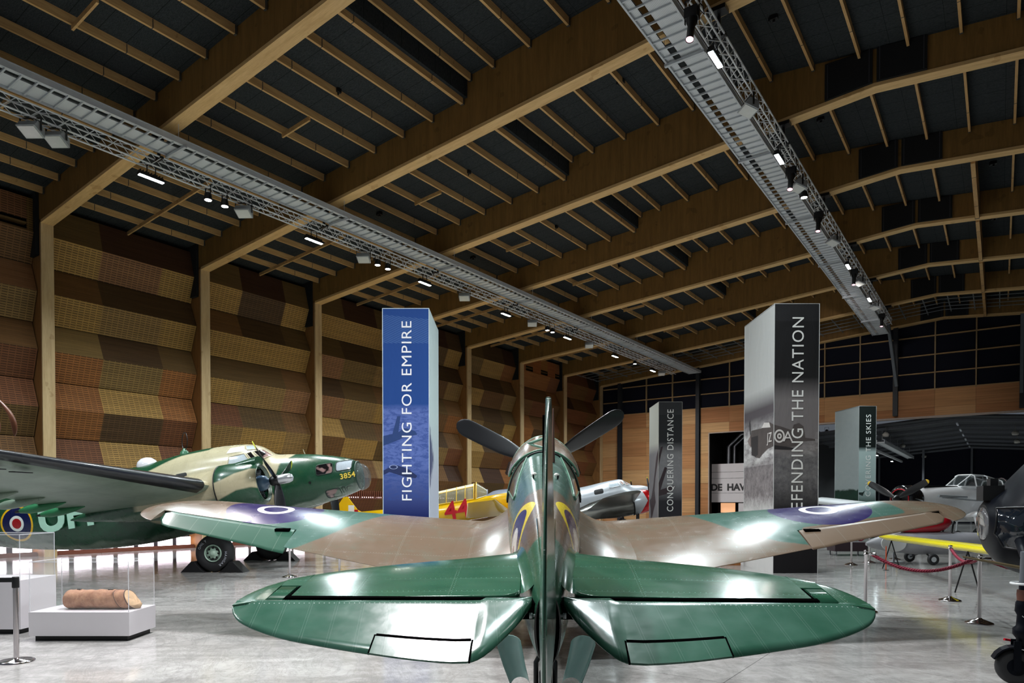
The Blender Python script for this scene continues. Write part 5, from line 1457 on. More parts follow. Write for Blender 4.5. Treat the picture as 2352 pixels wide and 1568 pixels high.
# ============================================================ other aircraft and museum furniture
def craft(name, r, f, hr, hf, label, cat='aircraft'):
    """root whose y axis is the heading (given as right/ahead components) and x axis its right side"""
    F_ = W(hr, hf).normalized(); X_ = Vector((F_.y, -F_.x, 0)); o = W(r, f)
    M = Matrix(((X_.x, F_.x, 0, o.x), (X_.y, F_.y, 0, o.y), (0, 0, 1, 0), (0, 0, 0, 1)))
    e = empty(name, o, M=M); tag(e, label, cat); return e
def body(T, mat, root, name='fuselage', n=40, step=.15, attrs=None, k=40):
    m = MB(); a, b = T[0][0], T[-1][0]; N = max(2, int((b - a) / step)); R = []
    for i in range(N + 1):
        s = a + (b - a) * i / N; hw, zt, zb, e = smooth_table(T, s); R.append([Vector((x, s, z)) for x, z in sup(hw, zt, zb, e, k)])
    m.rings(R); return m.build(name, mat, root, attrs=attrs)
def secx(T):
    def f(s, z, off=.006):
        hw, zt, zb, n = smooth_table(T, s); zc = (zt + zb) / 2; u = min(.999, abs(z - zc) / ((zt - zb) / 2)); return hw * (1 - u ** n) ** (1 / n) + off
    return f
def tyre(m_root, c, r, w, hubmat, axis=(1, 0, 0), name='wheel'):
    m = MB(); m.lathe([(r * .45, -w * .4), (r * .75, -w * .5), (r * .95, -w * .35), (r, 0), (r * .95, w * .35), (r * .75, w * .5), (r * .45, w * .4)], c, axis, 32); o = m.build(name, M_tyre, m_root)
    m = MB(); m.lathe([(r * .46, w * .42), (r * .4, w * .3), (r * .15, w * .36), (.002, w * .4)], c, axis, 24); m.lathe([(r * .46, -w * .42), (r * .4, -w * .3), (.002, -w * .4)], c, axis, 24); m.build('wheel_hub', hubmat, o)
    return o
M_yel = sm('trainer_yellow', rgb(232, 184, 14), .25, coat=.5, var=.05)
M_yfr = sm('canopy_frame_yellow', rgb(226, 188, 80), .35)
M_wht = sm('white_gloss', rgb(222, 224, 226), .25, coat=.4, var=.04)
M_grt = sm('trainer_nose_grey', rgb(132, 136, 150), .4)
M_red = sm('gloss_red', rgb(170, 18, 34), .3, coat=.4)
M_pn = Mt('canopy_pane', rgb(168, 164, 140), .08, spec=.6, alpha=.5)

# -- yellow trainer
HV = craft('trainer_aircraft', -1.70, 31, 1, 0, 'yellow trainer aircraft numbered 44 with long framed canopy')
TV = [(-5.9, .05, 1.30, 1.02, 2), (-5, .18, 1.38, .86, 2), (-3.6, .36, 1.52, .76, 2), (-1.7, .50, 1.72, .80, 2.1), (0, .56, 1.96, 1.02, 2.2), (.5, .58, 2.12, 1.10, 2.2), (.9, .60, 2.32, 1.20, 2.2), (1.6, .62, 2.41, 1.36, 2.2), (2.6, .62, 2.52, 1.44, 2.1), (3.1, .58, 2.50, 1.50, 2.1)]
t = Mt('trainer_paint', rgb(232, 184, 14), .25, coat=.5); x, y, z = t.xyz()
t.color(t.mix(t.mix(rgb(232, 184, 14), rgb(196, 150, 8), t.noise(scale=2, detail=3)), rgb(124, 128, 142), (z - y * .17 - 1.97).gt(0) * y.gt(.36)))
hb = body(TV, t, HV); hx3 = secx(TV)
m = MB(); R = []
for s, zb, zt in ((-3.3, 1.45, 1.62), (-2.6, 1.56, 2.12), (-1.7, 1.68, 2.27), (-.8, 1.82, 2.47), (-.02, 1.94, 2.64)): R.append([Vector((.34 * math.cos(a) * (1 if math.sin(a) < .5 else .9), s, zb + (zt - zb) * max(0, math.sin(a)) ** .6)) for a in [PI * j / 12 for j in range(13)]])
m.rings(R, cap=False, closed=False); cn = m.build('canopy', M_pn, HV)
m = MB(); R2 = [[p + Vector((0, 0, .006)) for p in r[3:10]] for r in R[1:]]; m.rings(R2, cap=False, closed=False); m.build('canopy_roof', sm('canopy_roof_pale', rgb(226, 220, 196), .2, coat=.5), cn)
for r in R: 
    m = MB(); m.tube(r, .022, 6); m.build('canopy_hoop', M_yfr, cn)
for s0, s1 in ((-1.28, -1.24), (-.40, -.36)):
    m = MB(); r = [a.lerp(b, .5) for a, b in (zip(R[2], R[3]) if s0 < -1 else zip(R[3], R[4]))]; m.tube(r, .02, 6); m.build('canopy_hoop', M_yfr, cn)
for i in (0, 3, 9, 12):
    m = MB(); m.tube([r[i] for r in R], .02, 6); m.build('canopy_rail', M_yfr, cn)
m = MB(); R3 = [[Vector((.36 * math.cos(a), .08, 1.95 + .74 * max(0, math.sin(a)) ** .6)) for a in [PI * j / 10 for j in range(11)]], [Vector((.30 * math.cos(a), .58, 2.10 + .26 * max(0, math.sin(a)) ** .8)) for a in [PI * j / 10 for j in range(11)]]]
m.rings(R3, cap=False, closed=False); ws = m.build('windscreen', M_pn, HV)
for r in R3: m = MB(); m.tube(r, .025, 6); m.build('windscreen_frame', M_yfr if r is R3[0] else M_grt, ws)
for i in (0, 3, 7, 10): m = MB(); m.tube([r[i] for r in R3], .018, 6); m.build('windscreen_bar', M_wht, ws)
m = MB(); m.box(-.2, .2, -2.2, -1.9, 1.6, 2.0); m.box(-.2, .2, -.9, -.6, 1.7, 2.15); m.build('cockpit_seat', M_dint, HV)
text('number', '44', 1.15, M_red, frame((.585, -1.25, .98), (.035, 1, .17), (-.06, -.17, 1)), HV, extrude=.01, bold=.02)
m = MB(); m.prism([(-6.6, 1.05), (-5.95, 2.02), (-5.75, 2.05), (-5.30, 1.45), (-5.0, 1.3), (-5.5, .95)], Matrix(((0, 0, 1, 0), (1, 0, 0, 0), (0, 1, 0, 0), (0, 0, 0, 1))), -.04, .04); fn = m.build('tail_fin', M_yel, HV, bevel=.015)
m = MB(); m.box(.042, .046, -5.72, -5.45, 1.3, 1.66); m.build('fin_flash_white', M_wht, fn)
m = MB(); m.box(.042, .046, -5.45, -5.28, 1.3, 1.46); m.build('fin_flash_red', M_red, fn)
for sd in (1, -1):
    m = MB(); m.rings([wring(sd * a, 1.7 - .1 * a, -.4 + .08 * a, 1.25 + .10 * a, .15 - .01 * a, n=8, inc=.16) for a in (.4, 1.5, 3, 4.5, 5.8, 6.1)]); m.build('wing', M_yel, HV)
    m = MB(); m.rings([wring(sd * a, -5.0 - .1 * a, -5.8, 1.25, .1, n=6) for a in (.1, 1, 1.9)]); m.build('tailplane', M_yel, HV)
    tyre(HV, (sd * 1.25, 1.5, .36), .36, .2, M_rail, name='main_wheel'); m = MB(); m.tube([(sd * 1.25, 1.5, .36), (sd * 1.15, 1.45, 1.3)], .05, 8); m.build('undercarriage_leg', M_rail, HV)
m = MB(); m.lathe([(.56, 3.05), (.60, 3.2), (.60, 3.9), (.52, 4.05), (.3, 4.0)], (0, 0, 1.98), (0, 1, 0.0), 32); m.build('engine_cowling', M_grt, HV)

# -- silver twin
EL = craft('silver_airliner', 5.82, 39, 1, 0, 'polished silver twin engined aircraft with red trimmed engine cowling')
TE = [(-7, .2, 1.95, 1.4, 2), (-5, .5, 2.2, 1.1, 2.1), (-1.94, .72, 2.66, 1.1, 2.2), (-.6, .74, 2.97, 1.25, 2.2), (.2, .72, 3.12, 1.3, 2.2), (.45, .71, 3.10, 1.35, 2.2), (.70, .69, 2.93, 1.4, 2.2), (.95, .66, 2.80, 1.5, 2.2), (1.6, .58, 2.78, 1.65, 2.1), (2.3, .4, 2.6, 1.8, 2), (2.7, .12, 2.35, 2.05, 2)]
t = Mt('silver_skin', rgb(214, 218, 226), .3, .55, coat=.3); x, y, z = t.xyz(); zz = z - y * .19
t.color(t.mix(t.mix(rgb(200, 206, 216), rgb(232, 234, 238), t.noise(scale=2, detail=3)), rgb(170, 14, 50), (zz - 1.72).abs().lt(.07)))
eb = body(TE, t, EL); hx4 = secx(TE)
for P, mt in (([(-.33, 2.62), (-.38, 2.86), (.10, 2.96), (.26, 2.74)], M_winl), ([(.22, 2.97), (.36, 3.0), (.50, 2.85), (.40, 2.80)], M_winp), ([(.44, 3.0), (.62, 2.98), (.92, 2.83), (.62, 2.78)], M_winp)):
    patch('cockpit_window', P, mt, eb, secx=hx4, rim=M_wht, rimr=.02)
for s in (-1.2, -2.45, -3.5): patch('cabin_window', rrect(s, 2.22 + .19 * (s + 1.2), s + .52, 2.50 + .19 * (s + 1.2), .08, .2), M_blk, eb, secx=hx4)
MT = sm('swirled_metal', rgb(150, 150, 146), .22, .9, var=.35, scale=3)
for sd in (1, -1):
    m = MB(); m.rings([wring(sd * a, 1.0 - .12 * a, -1.9 + .02 * a, 1.45 + .09 * a, .17 - .01 * a, n=10, inc=.18) for a in (.5, 1.5, 2.5, 4, 6, 8.2)]); m.build('wing', MT, EL)
    A = Vector((0, math.cos(.187), math.sin(.187))); c = Vector((sd * 2.5, 1.55, 1.93))
    m = MB(); m.lathe([(.44, .02), (.54, 0), (.60, -.18), (.64, -.5), (.645, -.9), (.63, -.95)], c, A, 40, cap=False)
    t2 = Mt('engine_cowl_paint_%d' % sd, rgb(206, 210, 216), .25, .5, coat=.4); x, y, z = t2.xyz()
    wv = ((x - sd * 2.5).abs() * 0 + (z - 1.9).abs() * .9); t2.color(t2.mix(rgb(206, 210, 216), rgb(196, 18, 26), (y - 1.12 + wv * .55 - ((z - 1.9).abs().lt(.10)) * .0).gt(.20 )))
    cw = m.build('engine_cowling', t2, EL)
    m = MB(); m.lathe([(.62, -.97), (.62, -1.1), (.60, -2.0), (.45, -3.2), (.15, -4.2)], c, A, 32); m.build('nacelle', MT, EL)
    m = MB(); m.lathe([(.635, -.94), (.65, -.95), (.65, -1.0), (.63, -1.01)], c, A, 32); m.build('cowl_gap', M_blk, cw)
    m = MB(); m.lathe([(.43, -.3), (.02, -.28)], c, A, 24); m.build('engine_face', M_blk, cw)
    m = MB(); m.lathe([(.12, -.1), (.12, .15), (.06, .2)], c, A, 16); hbp = m.build('propeller_hub', M_dk, EL)
    for a in (4, 184):
        m = MB(); blade_mesh(m, c + A * .05, math.radians(a), 1.25, .2, pitch=.5, fw=A, up=Vector((0, -A.z, A.y)), r0=.06, yel=.12); m.build('propeller_blade', [M_blade, bpy.data.materials['blade_tip_yellow']], hbp)
    tyre(EL, (sd * 2.5, .9, .42), .42, .22, M_rail, name='main_wheel'); m = MB(); m.tube([(sd * 2.75, .9, .42), (sd * 2.7, .9, 1.4)], .05, 8); m.tube([(sd * 2.25, .9, .42), (sd * 2.3, .9, 1.4)], .05, 8); m.build('undercarriage_leg', M_dk, EL)
    m = MB(); m.rings([wring(sd * a, -6.0, -7.0, 1.9, .1, n=6) for a in (.1, 1.4, 2.8)]); m.build('tailplane', MT, EL)

# -- white crop duster with black propeller
CD = craft('topdressing_aircraft', 13.62, 24.0, -.90, -.44, 'white agricultural aircraft with black yellow-tipped propeller and framed cabin')
TC = [(-8, .1, 1.9, 1.6, 2), (-6.6, .35, 2.2, 1.3, 2.4), (-5.2, .48, 2.38, 1.1, 3), (-3.4, .52, 2.40, 1.05, 3), (-1.6, .48, 2.36, 1.2, 2.6), (-.75, .42, 2.33, 1.42, 2.2), (-.2, .38, 2.30, 1.5, 2.0)]
cb = body(TC, M_wht, CD)
m = MB(); m.lathe([(.33, 0), (.41, .0), (.47, -.10), (.48, -.5), (.42, -.7)], (0, -.02, 1.90), (0, 1, 0), 36, cap=False); cw = m.build('engine_cowling', sm('cowl_black', rgb(20, 20, 22), .15, coat=.8), CD)
m = MB(); m.tube([(.33 * math.cos(a), .0, 1.90 + .33 * math.sin(a)) for a in [2 * PI * k / 36 for k in range(36)]], .022, 8, close=True); m.build('cowl_lip_red', M_red, cw)
m = MB(); m.lathe([(.31, -.08), (.02, -.07)], (0, 0, 1.9), (0, 1, 0), 24); m.build('engine_face', M_blk, cw)
m = MB(); m.lathe([(.1, 0), (.13, .1), (.1, .25), (.01, .34)], (0, .02, 1.9), (0, 1, 0), 24); sp = m.build('spinner', M_dk, CD)
for a in (62, -62, 180):
    m = MB(); blade_mesh(m, (0, .15, 1.9), math.radians(a), 1.28, .24, pitch=.45, r0=.08, yel=.12); m.build('propeller_blade', [M_blade, bpy.data.materials.get('blade_tip_gold') or sm('blade_tip_gold', rgb(216, 178, 40), .35)], sp)
m = MB(); m.box(-.28, .28, -2.85, -.9, 2.355, 2.375); m.build('antiglare_panel', M_blk, CD)
cab = [(-2.95, 2.34, 2.38, .34), (-3.75, 2.34, 2.80, .40), (-4.5, 2.34, 2.78, .42), (-5.5, 2.33, 2.62, .40), (-6.3, 2.2, 2.32, .30)]
m = MB(); R = [[Vector((w_ * sx, s, zz)) for sx, zz in ((-1.08, zb), (-.85, zt - .04), (-.6, zt), (.6, zt), (.85, zt - .04), (1.08, zb))] for s, zb, zt, w_ in cab]
m.rings(R, cap=False, closed=False, smooth=False); cc = m.build('cabin_glass', Mt('cabin_glazing', rgb(60, 66, 68), .06, spec=.7, alpha=.55, coat=.5), CD)
for r in R: m = MB(); m.tube(r, .028, 6); m.build('cabin_hoop', M_wht, cc)
for i in (0, 2, 3, 5): m = MB(); m.tube([r[i] for r in R], .026, 6); m.build('cabin_rail', M_wht, cc)
for sd in (1, -1):
    m = MB(); m.rings([wring(sd * a, -3.0, -4.9, 1.22 + .1 * a, .16, n=8) for a in (.4, 2, 4, 6.2)]); m.build('wing', M_wht, CD)
    for s_ in (-4.6, -3.6): m = MB(); m.tube([(sd * .52, -4.2, 2.2), (sd * 1.4, s_, 1.5)], .03, 8); m.build('wing_strut', M_rail, CD)
    tyre(CD, (sd * 1.2, -2.8, .35), .35, .2, M_rail, name='main_wheel'); m = MB(); m.tube([(sd * 1.2, -2.8, .35), (sd * .8, -3.0, 1.25)], .05, 8); m.build('undercarriage_leg', M_wht, CD)
m = MB(); m.tube([(-.55, -1.5, 1.95), (-1.2, -3.0, 1.8)], .03, 8); m.tube([(-.62, -1.2, 2.0), (-.75, -2.6, 1.95)], .045, 8); m.build('spray_pipe', M_galv, CD)
m = MB(); m.lathe([(.05, -.06), (.15, -.07), (.18, 0), (.15, .07), (.05, .06)], (0, -7.4, .18), (1, 0, 0), 20); m.tube([(0, -7.4, .18), (.1, -7.35, .6), (0, -7.3, 1.65)], .03, 8); m.build('tail_wheel', M_tyre, CD)

# -- dark green canopy aircraft at the back
JG = craft('green_jet', 21.8, 31.2, -1, -.15, 'olive green aircraft with clear bubble canopy behind the white one')
TJ = [(-6, .3, 2.0, 1.2, 2), (-2, .55, 2.35, 1.0, 2.1), (.5, .55, 2.45, 1.1, 2.1), (1.8, .4, 2.3, 1.3, 2), (2.8, .12, 2.0, 1.7, 2)]
jb = body(TJ, sm('jet_olive', rgb(74, 88, 76), .4), JG)
m = MB(); R = [[Vector((.38 * k_ * math.cos(a), s, 2.35 + .55 * k_ * max(0, math.sin(a)))) for a in [PI * j / 10 for j in range(11)]] for s, k_ in ((-1.6, .1), (-1.3, .7), (-.6, 1), (.3, .95), (.9, .6), (1.2, .1))]
m.rings(R, cap=False, closed=False); jc = m.build('canopy', M_glz, JG)
for r in R[1:5]: m = MB(); m.tube(r, .02, 6); m.build('canopy_hoop', sm('jet_frame', rgb(120, 96, 96), .4) if 'jet_frame' not in bpy.data.materials else bpy.data.materials['jet_frame'], jc)
for sd in (1, -1):
    m = MB(); m.rings([wring(sd * a, .3, -1.8 + .1 * a, 1.5, .12, n=6) for a in (.3, 2, 4.5)]); m.build('wing', bpy.data.materials['jet_olive'], JG)
    tyre(JG, (sd * 1.2, -.6, .3), .3, .16, M_rail, name='main_wheel'); m = MB(); m.tube([(sd * 1.2, -.6, .3), (sd * 1.1, -.6, 1.45)], .05, 8); m.build('undercarriage_leg', M_rail, JG)
tyre(JG, (0, 1.6, .25), .25, .14, M_rail, name='nose_wheel'); m = MB(); m.tube([(.1, 1.6, .25), (0, 1.6, 1.4)], .04, 8); m.build('nose_leg', M_rail, JG)

# -- grey gyroplane pod with red seat
GY = craft('gyroplane', 11.9, 19.6, -1, -.02, 'grey gyroplane with red seat cover and small black wheels')
TG = [(-3.2, .05, .80, .68, 2), (-2.2, .22, .86, .42, 2.2), (-1.0, .34, .90, .27, 2.4), (.2, .36, .92, .26, 2.4), (.9, .30, .86, .32, 2.2), (1.5, .18, .74, .42, 2), (1.75, .04, .62, .52, 2)]
M_gyg = sm('gyro_grey', rgb(150, 150, 156), .4, coat=.3); gb = body(TG, M_gyg, GY)
m = MB(); m.prism([(1.15 + .36 * math.cos(a), .60 + .24 * math.sin(a)) for a in [2 * PI * k / 24 for k in range(24)]], Matrix(((0, 0, 1, 0), (1, 0, 0, 0), (0, 1, 0, 0), (0, 0, 0, 1))), -.36, -.34); m.build('nose_fairing_disc', M_wht, GY)
m = MB(); R = [[Vector((w_ * math.cos(a), s, zc + h_ * math.sin(a))) for a in [2 * PI * k / 16 for k in range(16)]] for s, w_, zc, h_ in ((.95, .02, .95, .02), (.5, .24, 1.0, .12), (0, .28, 1.08, .2), (-.3, .26, 1.15, .26), (-.55, .2, 1.2, .22), (-.7, .05, 1.2, .1))]
m.rings(R); m.build('seat_cover', M_red, GY)
m = MB(); m.tube([(.2, -.6, .9), (.1, -.75, 1.35), (-.1, -.75, 1.35), (-.2, -.6, .9)], .025, 8); m.build('rotor_mast', M_dk, GY)
for sd in (1, -1): tyre(GY, (sd * .55, .15, .16), .16, .09, M_rail, name='main_wheel')
m = MB(); m.tube([(.5, .15, .16), (0, .05, .34), (-.5, .15, .16)], .02, 8); m.build('axle', M_dk, GY)
tyre(GY, (0, -2.4, .12), .12, .07, M_rail, name='tail_wheel'); m = MB(); m.tube([(.0, -2.4, .12), (0, -2.2, .45)], .015, 6); m.build('tail_strut', M_dk, GY)
# -- long yellow edged wing lying across in front of it
a, b = W(10.25, 19, .80), W(8.45, 12.0, .88); L = (b - a).length; yd = (b - a).normalized()
m = MB(); R = []
for i in range(12):
    u = i / 11; p = a.lerp(b, u); k_ = 1 if u > .04 else .5; sdv = Vector((yd.y, -yd.x, 0))
    R.append([p + (sdv * (math.cos(t_) * .17 - .1) + Vector((0, 0, math.sin(t_) * .085))) * k_ for t_ in [2 * PI * k / 20 for k in range(20)]])
m.rings(R); wing_m = m
wr_ = empty('yellow_edged_wing', Vector((a.x, a.y, 0))); tag(wr_, 'long wing with bright yellow leading edge above the rope barrier', 'wing')
t = Mt('yellow_wing_paint', rgb(240, 224, 30), .25, coat=.5); g = t.new('ShaderNodeNewGeometry'); sp_ = t.new('ShaderNodeSeparateXYZ')
x, y, z = t.xyz(); t.color(t.mix(rgb(238, 222, 24), rgb(226, 222, 190), ((z - .80) * 1.0 + (y - 21.0) * .0).lt(-.06)))
part(wing_m, 'wing_panel', t, wr_)
m = MB()
for u in (.15, .85):
    p = a.lerp(b, u); m.tube([(p.x - .2, p.y, 0), (p.x, p.y, p.z - .07)], .015, 6); m.tube([(p.x + .2, p.y, 0), (p.x, p.y, p.z - .07)], .015, 6)
part(m, 'trestle', M_dk, wr_)

# -- helicopter nose at the right edge
HE = craft('navy_helicopter', 5.17, 7.5, -.9, .43, 'dark navy helicopter nose with chin window and castor wheel')
TH = [(-5.2, .2, 2.2, 1.7, 2), (-4.0, .5, 2.5, 1.2, 2.3), (-2.6, .78, 2.68, .86, 2.6), (-1.4, .80, 2.70, .84, 2.7), (-.8, .78, 2.58, .88, 2.6), (-.5, .74, 2.26, .92, 2.5), (-.3, .70, 2.03, .97, 2.4), (-.16, .64, 1.86, 1.05, 2.3), (-.05, .52, 1.77, 1.18, 2.2), (0, .38, 1.70, 1.30, 2.1)]
M_navy = sm('navy_paint', rgb(7, 10, 18), .4, coat=.0, var=.15, spec=.12); he = body(TH, M_navy, HE, step=.05); hx5 = secx(TH)
M_chin = Mt('chin_glass', rgb(24, 30, 38), .05, spec=.7, coat=1.0)
for sd in (1, -1):
    patch('chin_window', [(-.05, 1.66), (-.40, 1.68), (-.50, 1.62), (-.42, 1.45), (-.26, 1.24), (-.10, 1.26), (-.03, 1.40)], M_chin, he, side=sd, secx=hx5, rim=M_dk, rimr=.012)
    patch('door_window', [(-.34, 1.80), (-1.1, 1.76), (-1.1, 2.45), (-.86, 2.47)], Mt('door_glass_%d' % sd, rgb(90, 96, 92), .05, spec=.7, coat=.8), he, side=sd, secx=hx5, rim=M_navy, rimr=.02)
m = MB(); R = []
for s_, f_ in ((-.02, 1.0), (.012, .9), (.025, .6), (.03, .1)):
    R.append([Vector((.36 * f_ * math.cos(a), s_, 1.49 + .19 * f_ * math.sin(a))) for a in [2 * PI * k / 24 for k in range(24)]])
m.rings(R); m.build('nose_glass', sm('nose_glass_grey', rgb(90, 90, 92), .1, coat=.8), he)
m = MB(); m.tube([(.36 * math.cos(a), -.015, 1.49 + .19 * math.sin(a)) for a in [2 * PI * k / 24 for k in range(24)]], .014, 6, close=True); m.build('nose_ring', sm('ring_tan', rgb(140, 118, 90), .5), he)
m = MB(); m.box(-.2, .2, -.16, .03, 1.74, 1.90); m.box(-.1, .1, -.12, -.05, 1.90, 1.98); m.build('nose_box', M_blk, he)
m = MB(); m.tube([(-.62, -.75, 1.0), (-.6, -.35, 1.04), (-.5, .25, 1.15)], [.022, .02, .010], 8); m.build('pitot_probe', sm('probe_tan', rgb(96, 84, 60), .4), he)
cx, cs = -1.16, -.12
leg = MB(); leg.lathe([(.05, 0), (.055, .08), (.085, .12), (.085, .17), (.06, .2), (.055, .30), (.075, .34), (.07, .42), (.05, .46), (.05, .62)], (cx, cs - .02, .36), (-.03, -.02, 1), 20); leg.build('oleo_leg', M_navy, HE)
m = MB(); m.lathe([(.062, 0), (.066, .06), (.062, .1)], (cx - .015, cs - .03, .80), (0, 0, 1), 18); m.build('brown_gaiter', sm('gaiter_brown', rgb(84, 48, 36), .6), HE)
m = MB(); m.tube([(cx - .02 + .10 * math.cos(a), cs - .02 + .10 * math.sin(a), .96) for a in [2 * PI * k / 30 for k in range(30)]], .012, 8, close=True); m.build('white_ring', M_wht, HE)
m = MB(); m.lathe([(.048, 0), (.048, .30)], (cx - .03, cs - .03, .96), (-.1, 0, 1), 18); m.build('grey_sleeve', sm('sleeve_grey', rgb(90, 94, 100), .5), HE)
m = MB(); m.tube([(cx - .06, cs - .03, 1.2), (-.6, cs - .1, 1.34)], .05, 10); m.tube([(-.62, -.3, 1.0), (cx - .02, cs, .70)], .014, 8); m.build('stay_tube', M_navy, HE)
wh_ = tyre(HE, (cx, cs + .03, .17), .17, .10, M_navy, name='castor_wheel')
m = MB(); R = []
for i in range(9):
    a = math.radians(20 + 17 * i); R.append([Vector((cx + dx, cs + .03 + r_ * math.cos(a), .17 + r_ * math.sin(a))) for dx, r_ in ((-.07, .185), (.07, .185), (.07, .20), (-.07, .20))])
m.rings(R, smooth=False); m.build('wheel_guard', M_navy, wh_)
m = MB(); m.box(cx + .055, cx + .072, cs + .0, cs + .06, .14, .42); m.box(cx - .072, cx - .055, cs, cs + .06, .14, .42); m.build('wheel_fork', M_navy, HE)
m = MB(); ax_ = cx - .078
m.box(ax_, ax_ + .003, cs - .024, cs - .017, .655, .715); m.box(ax_, ax_ + .003, cs - .035, cs - .006, .698, .704)
m.tube([(ax_ + .001, cs - .02 + .022 * math.cos(a), .672 + .022 * math.sin(a)) for a in [math.radians(200 + 14 * k) for k in range(11)]], .003, 5); m.build('anchor_mark', M_wht, HE)
m = MB(); m.tube([(cx + .08, cs + .02, .37), (cx + .10, cs + .06, .40), (cx + .07, cs + .11, .41)], .012, 8); m.build('red_tag', M_red, HE)
for sd in (1, -1): tyre(HE, (sd * 1.1, -3.2, .17), .17, .1, M_navy, name='rear_wheel'); m = MB(); m.tube([(sd * 1.1, -3.2, .17), (sd * .7, -3.1, 1.1)], .04, 8); m.build('rear_leg', M_navy, HE)
tyre(HE, (-cx, -2.2, .17), .17, .1, M_navy, name='castor_wheel'); m = MB(); m.tube([(-cx, -2.2, .17), (.6, -2.2, 1.3)], .04, 8); m.build('front_leg', M_navy, HE)

# ------------------------------------------------------------ barriers
M_chr = sm('chrome', rgb(206, 200, 202), .12, 1.0, var=.03)
M_rope = sm('red_rope', rgb(128, 16, 46), .6)
def stanchion(first=[]):
    if not first:
        r = empty('barrier_post', (0, 0, 0))
        m = MB(); m.lathe([(.175, 0), (.178, .012), (.165, .022), (.10, .045), (.045, .065), (.03, .08)], n=32); m.build('base', M_chr, r)
        m = MB(); m.lathe([(.025, .06), (.025, .90), (.036, .905), (.036, .925), (.025, .93), (.025, .955), (.034, .962), (.034, .978), (.002, .985)], n=24); m.build('post', M_chr, r)
        first.append(r); return r
    return None
sproto = stanchion()
ST = [(-13.45, 9.91, 'chrome barrier post under the left fighter wing, nearer the bomber wheel'), (-13.06, 11.05, 'chrome barrier post under the left fighter wing, beside the hanging red rope'), (W(-3.2, 16.95).x, W(-3.2, 16.95).y, 'chrome barrier post at the foot of the blue banner'),
      (-3.38, 21.07, 'chrome barrier post in front of the dark bench, left one'), (-3.08, 22.17, 'chrome barrier post right of the dark bench'), (-2.64, 24.04, 'chrome barrier post farthest back, by the yellow wing tip'), (-.71, 14.28, 'chrome barrier post just in front of the yellow edged wing'),
      (-.23, 11.80, 'chrome barrier post nearest the helicopter nose'), (-1.72, 12.02, 'chrome barrier post behind the tip of the green tailplane')]
SP_ = []
for i, (x, y, lb) in enumerate(ST):
    r = sproto if i == 0 else dup(sproto)
    r.location = (x, y, 0); tag(r, lb, 'barrier post', 'chrome rope barrier posts'); SP_.append(Vector((x, y, .92)))
def rope(a, b, sag, label, r=.020, off=.08):
    a, b = Vector(a), Vector(b); d = (b - a).normalized(); a2, b2 = a + d * off, b - d * off
    N = 48; P = [a2.lerp(b2, i / N) - Vector((0, 0, sag * (1 - (2 * i / N - 1) ** 2))) for i in range(N + 1)]
    root = empty('barrier_rope', (a.x, a.y, 0)); tag(root, label, 'rope', 'red barrier ropes')
    L = sum((P[i + 1] - P[i]).length for i in range(N)); m = MB(); up = Vector((0, 0, 1)); acc = 0; nn = 3
    for k in range(nn):
        Q = []; acc = 0
        M_ = int(L / .02) + 2
        for j in range(M_ + 1):
            u = j / M_ * N; i = min(int(u), N - 1); p = P[i].lerp(P[i + 1], u - i); dd = (P[i + 1] - P[i]).normalized(); s_ = dd.cross(up).normalized(); w_ = s_.cross(dd)
            th = j / M_ * L / .11 * 2 * PI + 2 * PI * k / nn; Q.append(p + (s_ * math.cos(th) + w_ * math.sin(th)) * r * .5)
        m.tube(Q, r * .62, 6)
    part(m, 'rope', M_rope, root)
    m = MB()
    for p, q in ((a, P[0]), (b, P[-1])): m = MB(); m.tube([p + (q - p).normalized() * .03, q, q + (q - p).normalized() * .06], [.006, r * 1.1, r * 1.1], 10); part(m, 'end_hook', M_chr, root)
rope(SP_[8], SP_[7], .22, 'long sagging red rope in front of the tailplane tip and helicopter', .026)
rope(SP_[6], SP_[7], .13, 'red rope running from the yellow wing post to the helicopter post', .024)
rope(SP_[7], (.9, 12.3, .92), .15, 'red rope passing behind the helicopter nose', .024)
rope(SP_[1], SP_[2], .22, 'red rope hanging below the left fighter wing')
rope(SP_[3], SP_[4], .25, 'red rope by the dark bench, between its two posts'); rope(SP_[4], SP_[5], .25, 'red rope going back from the bench towards the yellow wing tip')
# belt post at the left edge
r = empty('belt_post', W(-5.36, 7.36)); tag(r, 'chrome belt barrier post with black belt at the left edge', 'barrier post')
m = MB(); m.lathe([(.17, 0), (.17, .012), (.15, .022), (.04, .03), (.03, .04)], n=32); m.build('base', M_chr, r)
m = MB(); m.lathe([(.026, .03), (.026, .82)], n=24); m.build('post', M_chr, r)
m = MB(); m.lathe([(.032, .80), (.034, .81), (.034, .91), (.03, .92), (.002, .92)], n=24); m.build('belt_head', M_blk, r)
m = MB(); a = W(-.03, 0, .885); b = W(-1.8, -.2, .885); m.bar(a, b, .004, .05); m.build('belt', M_blk, r)

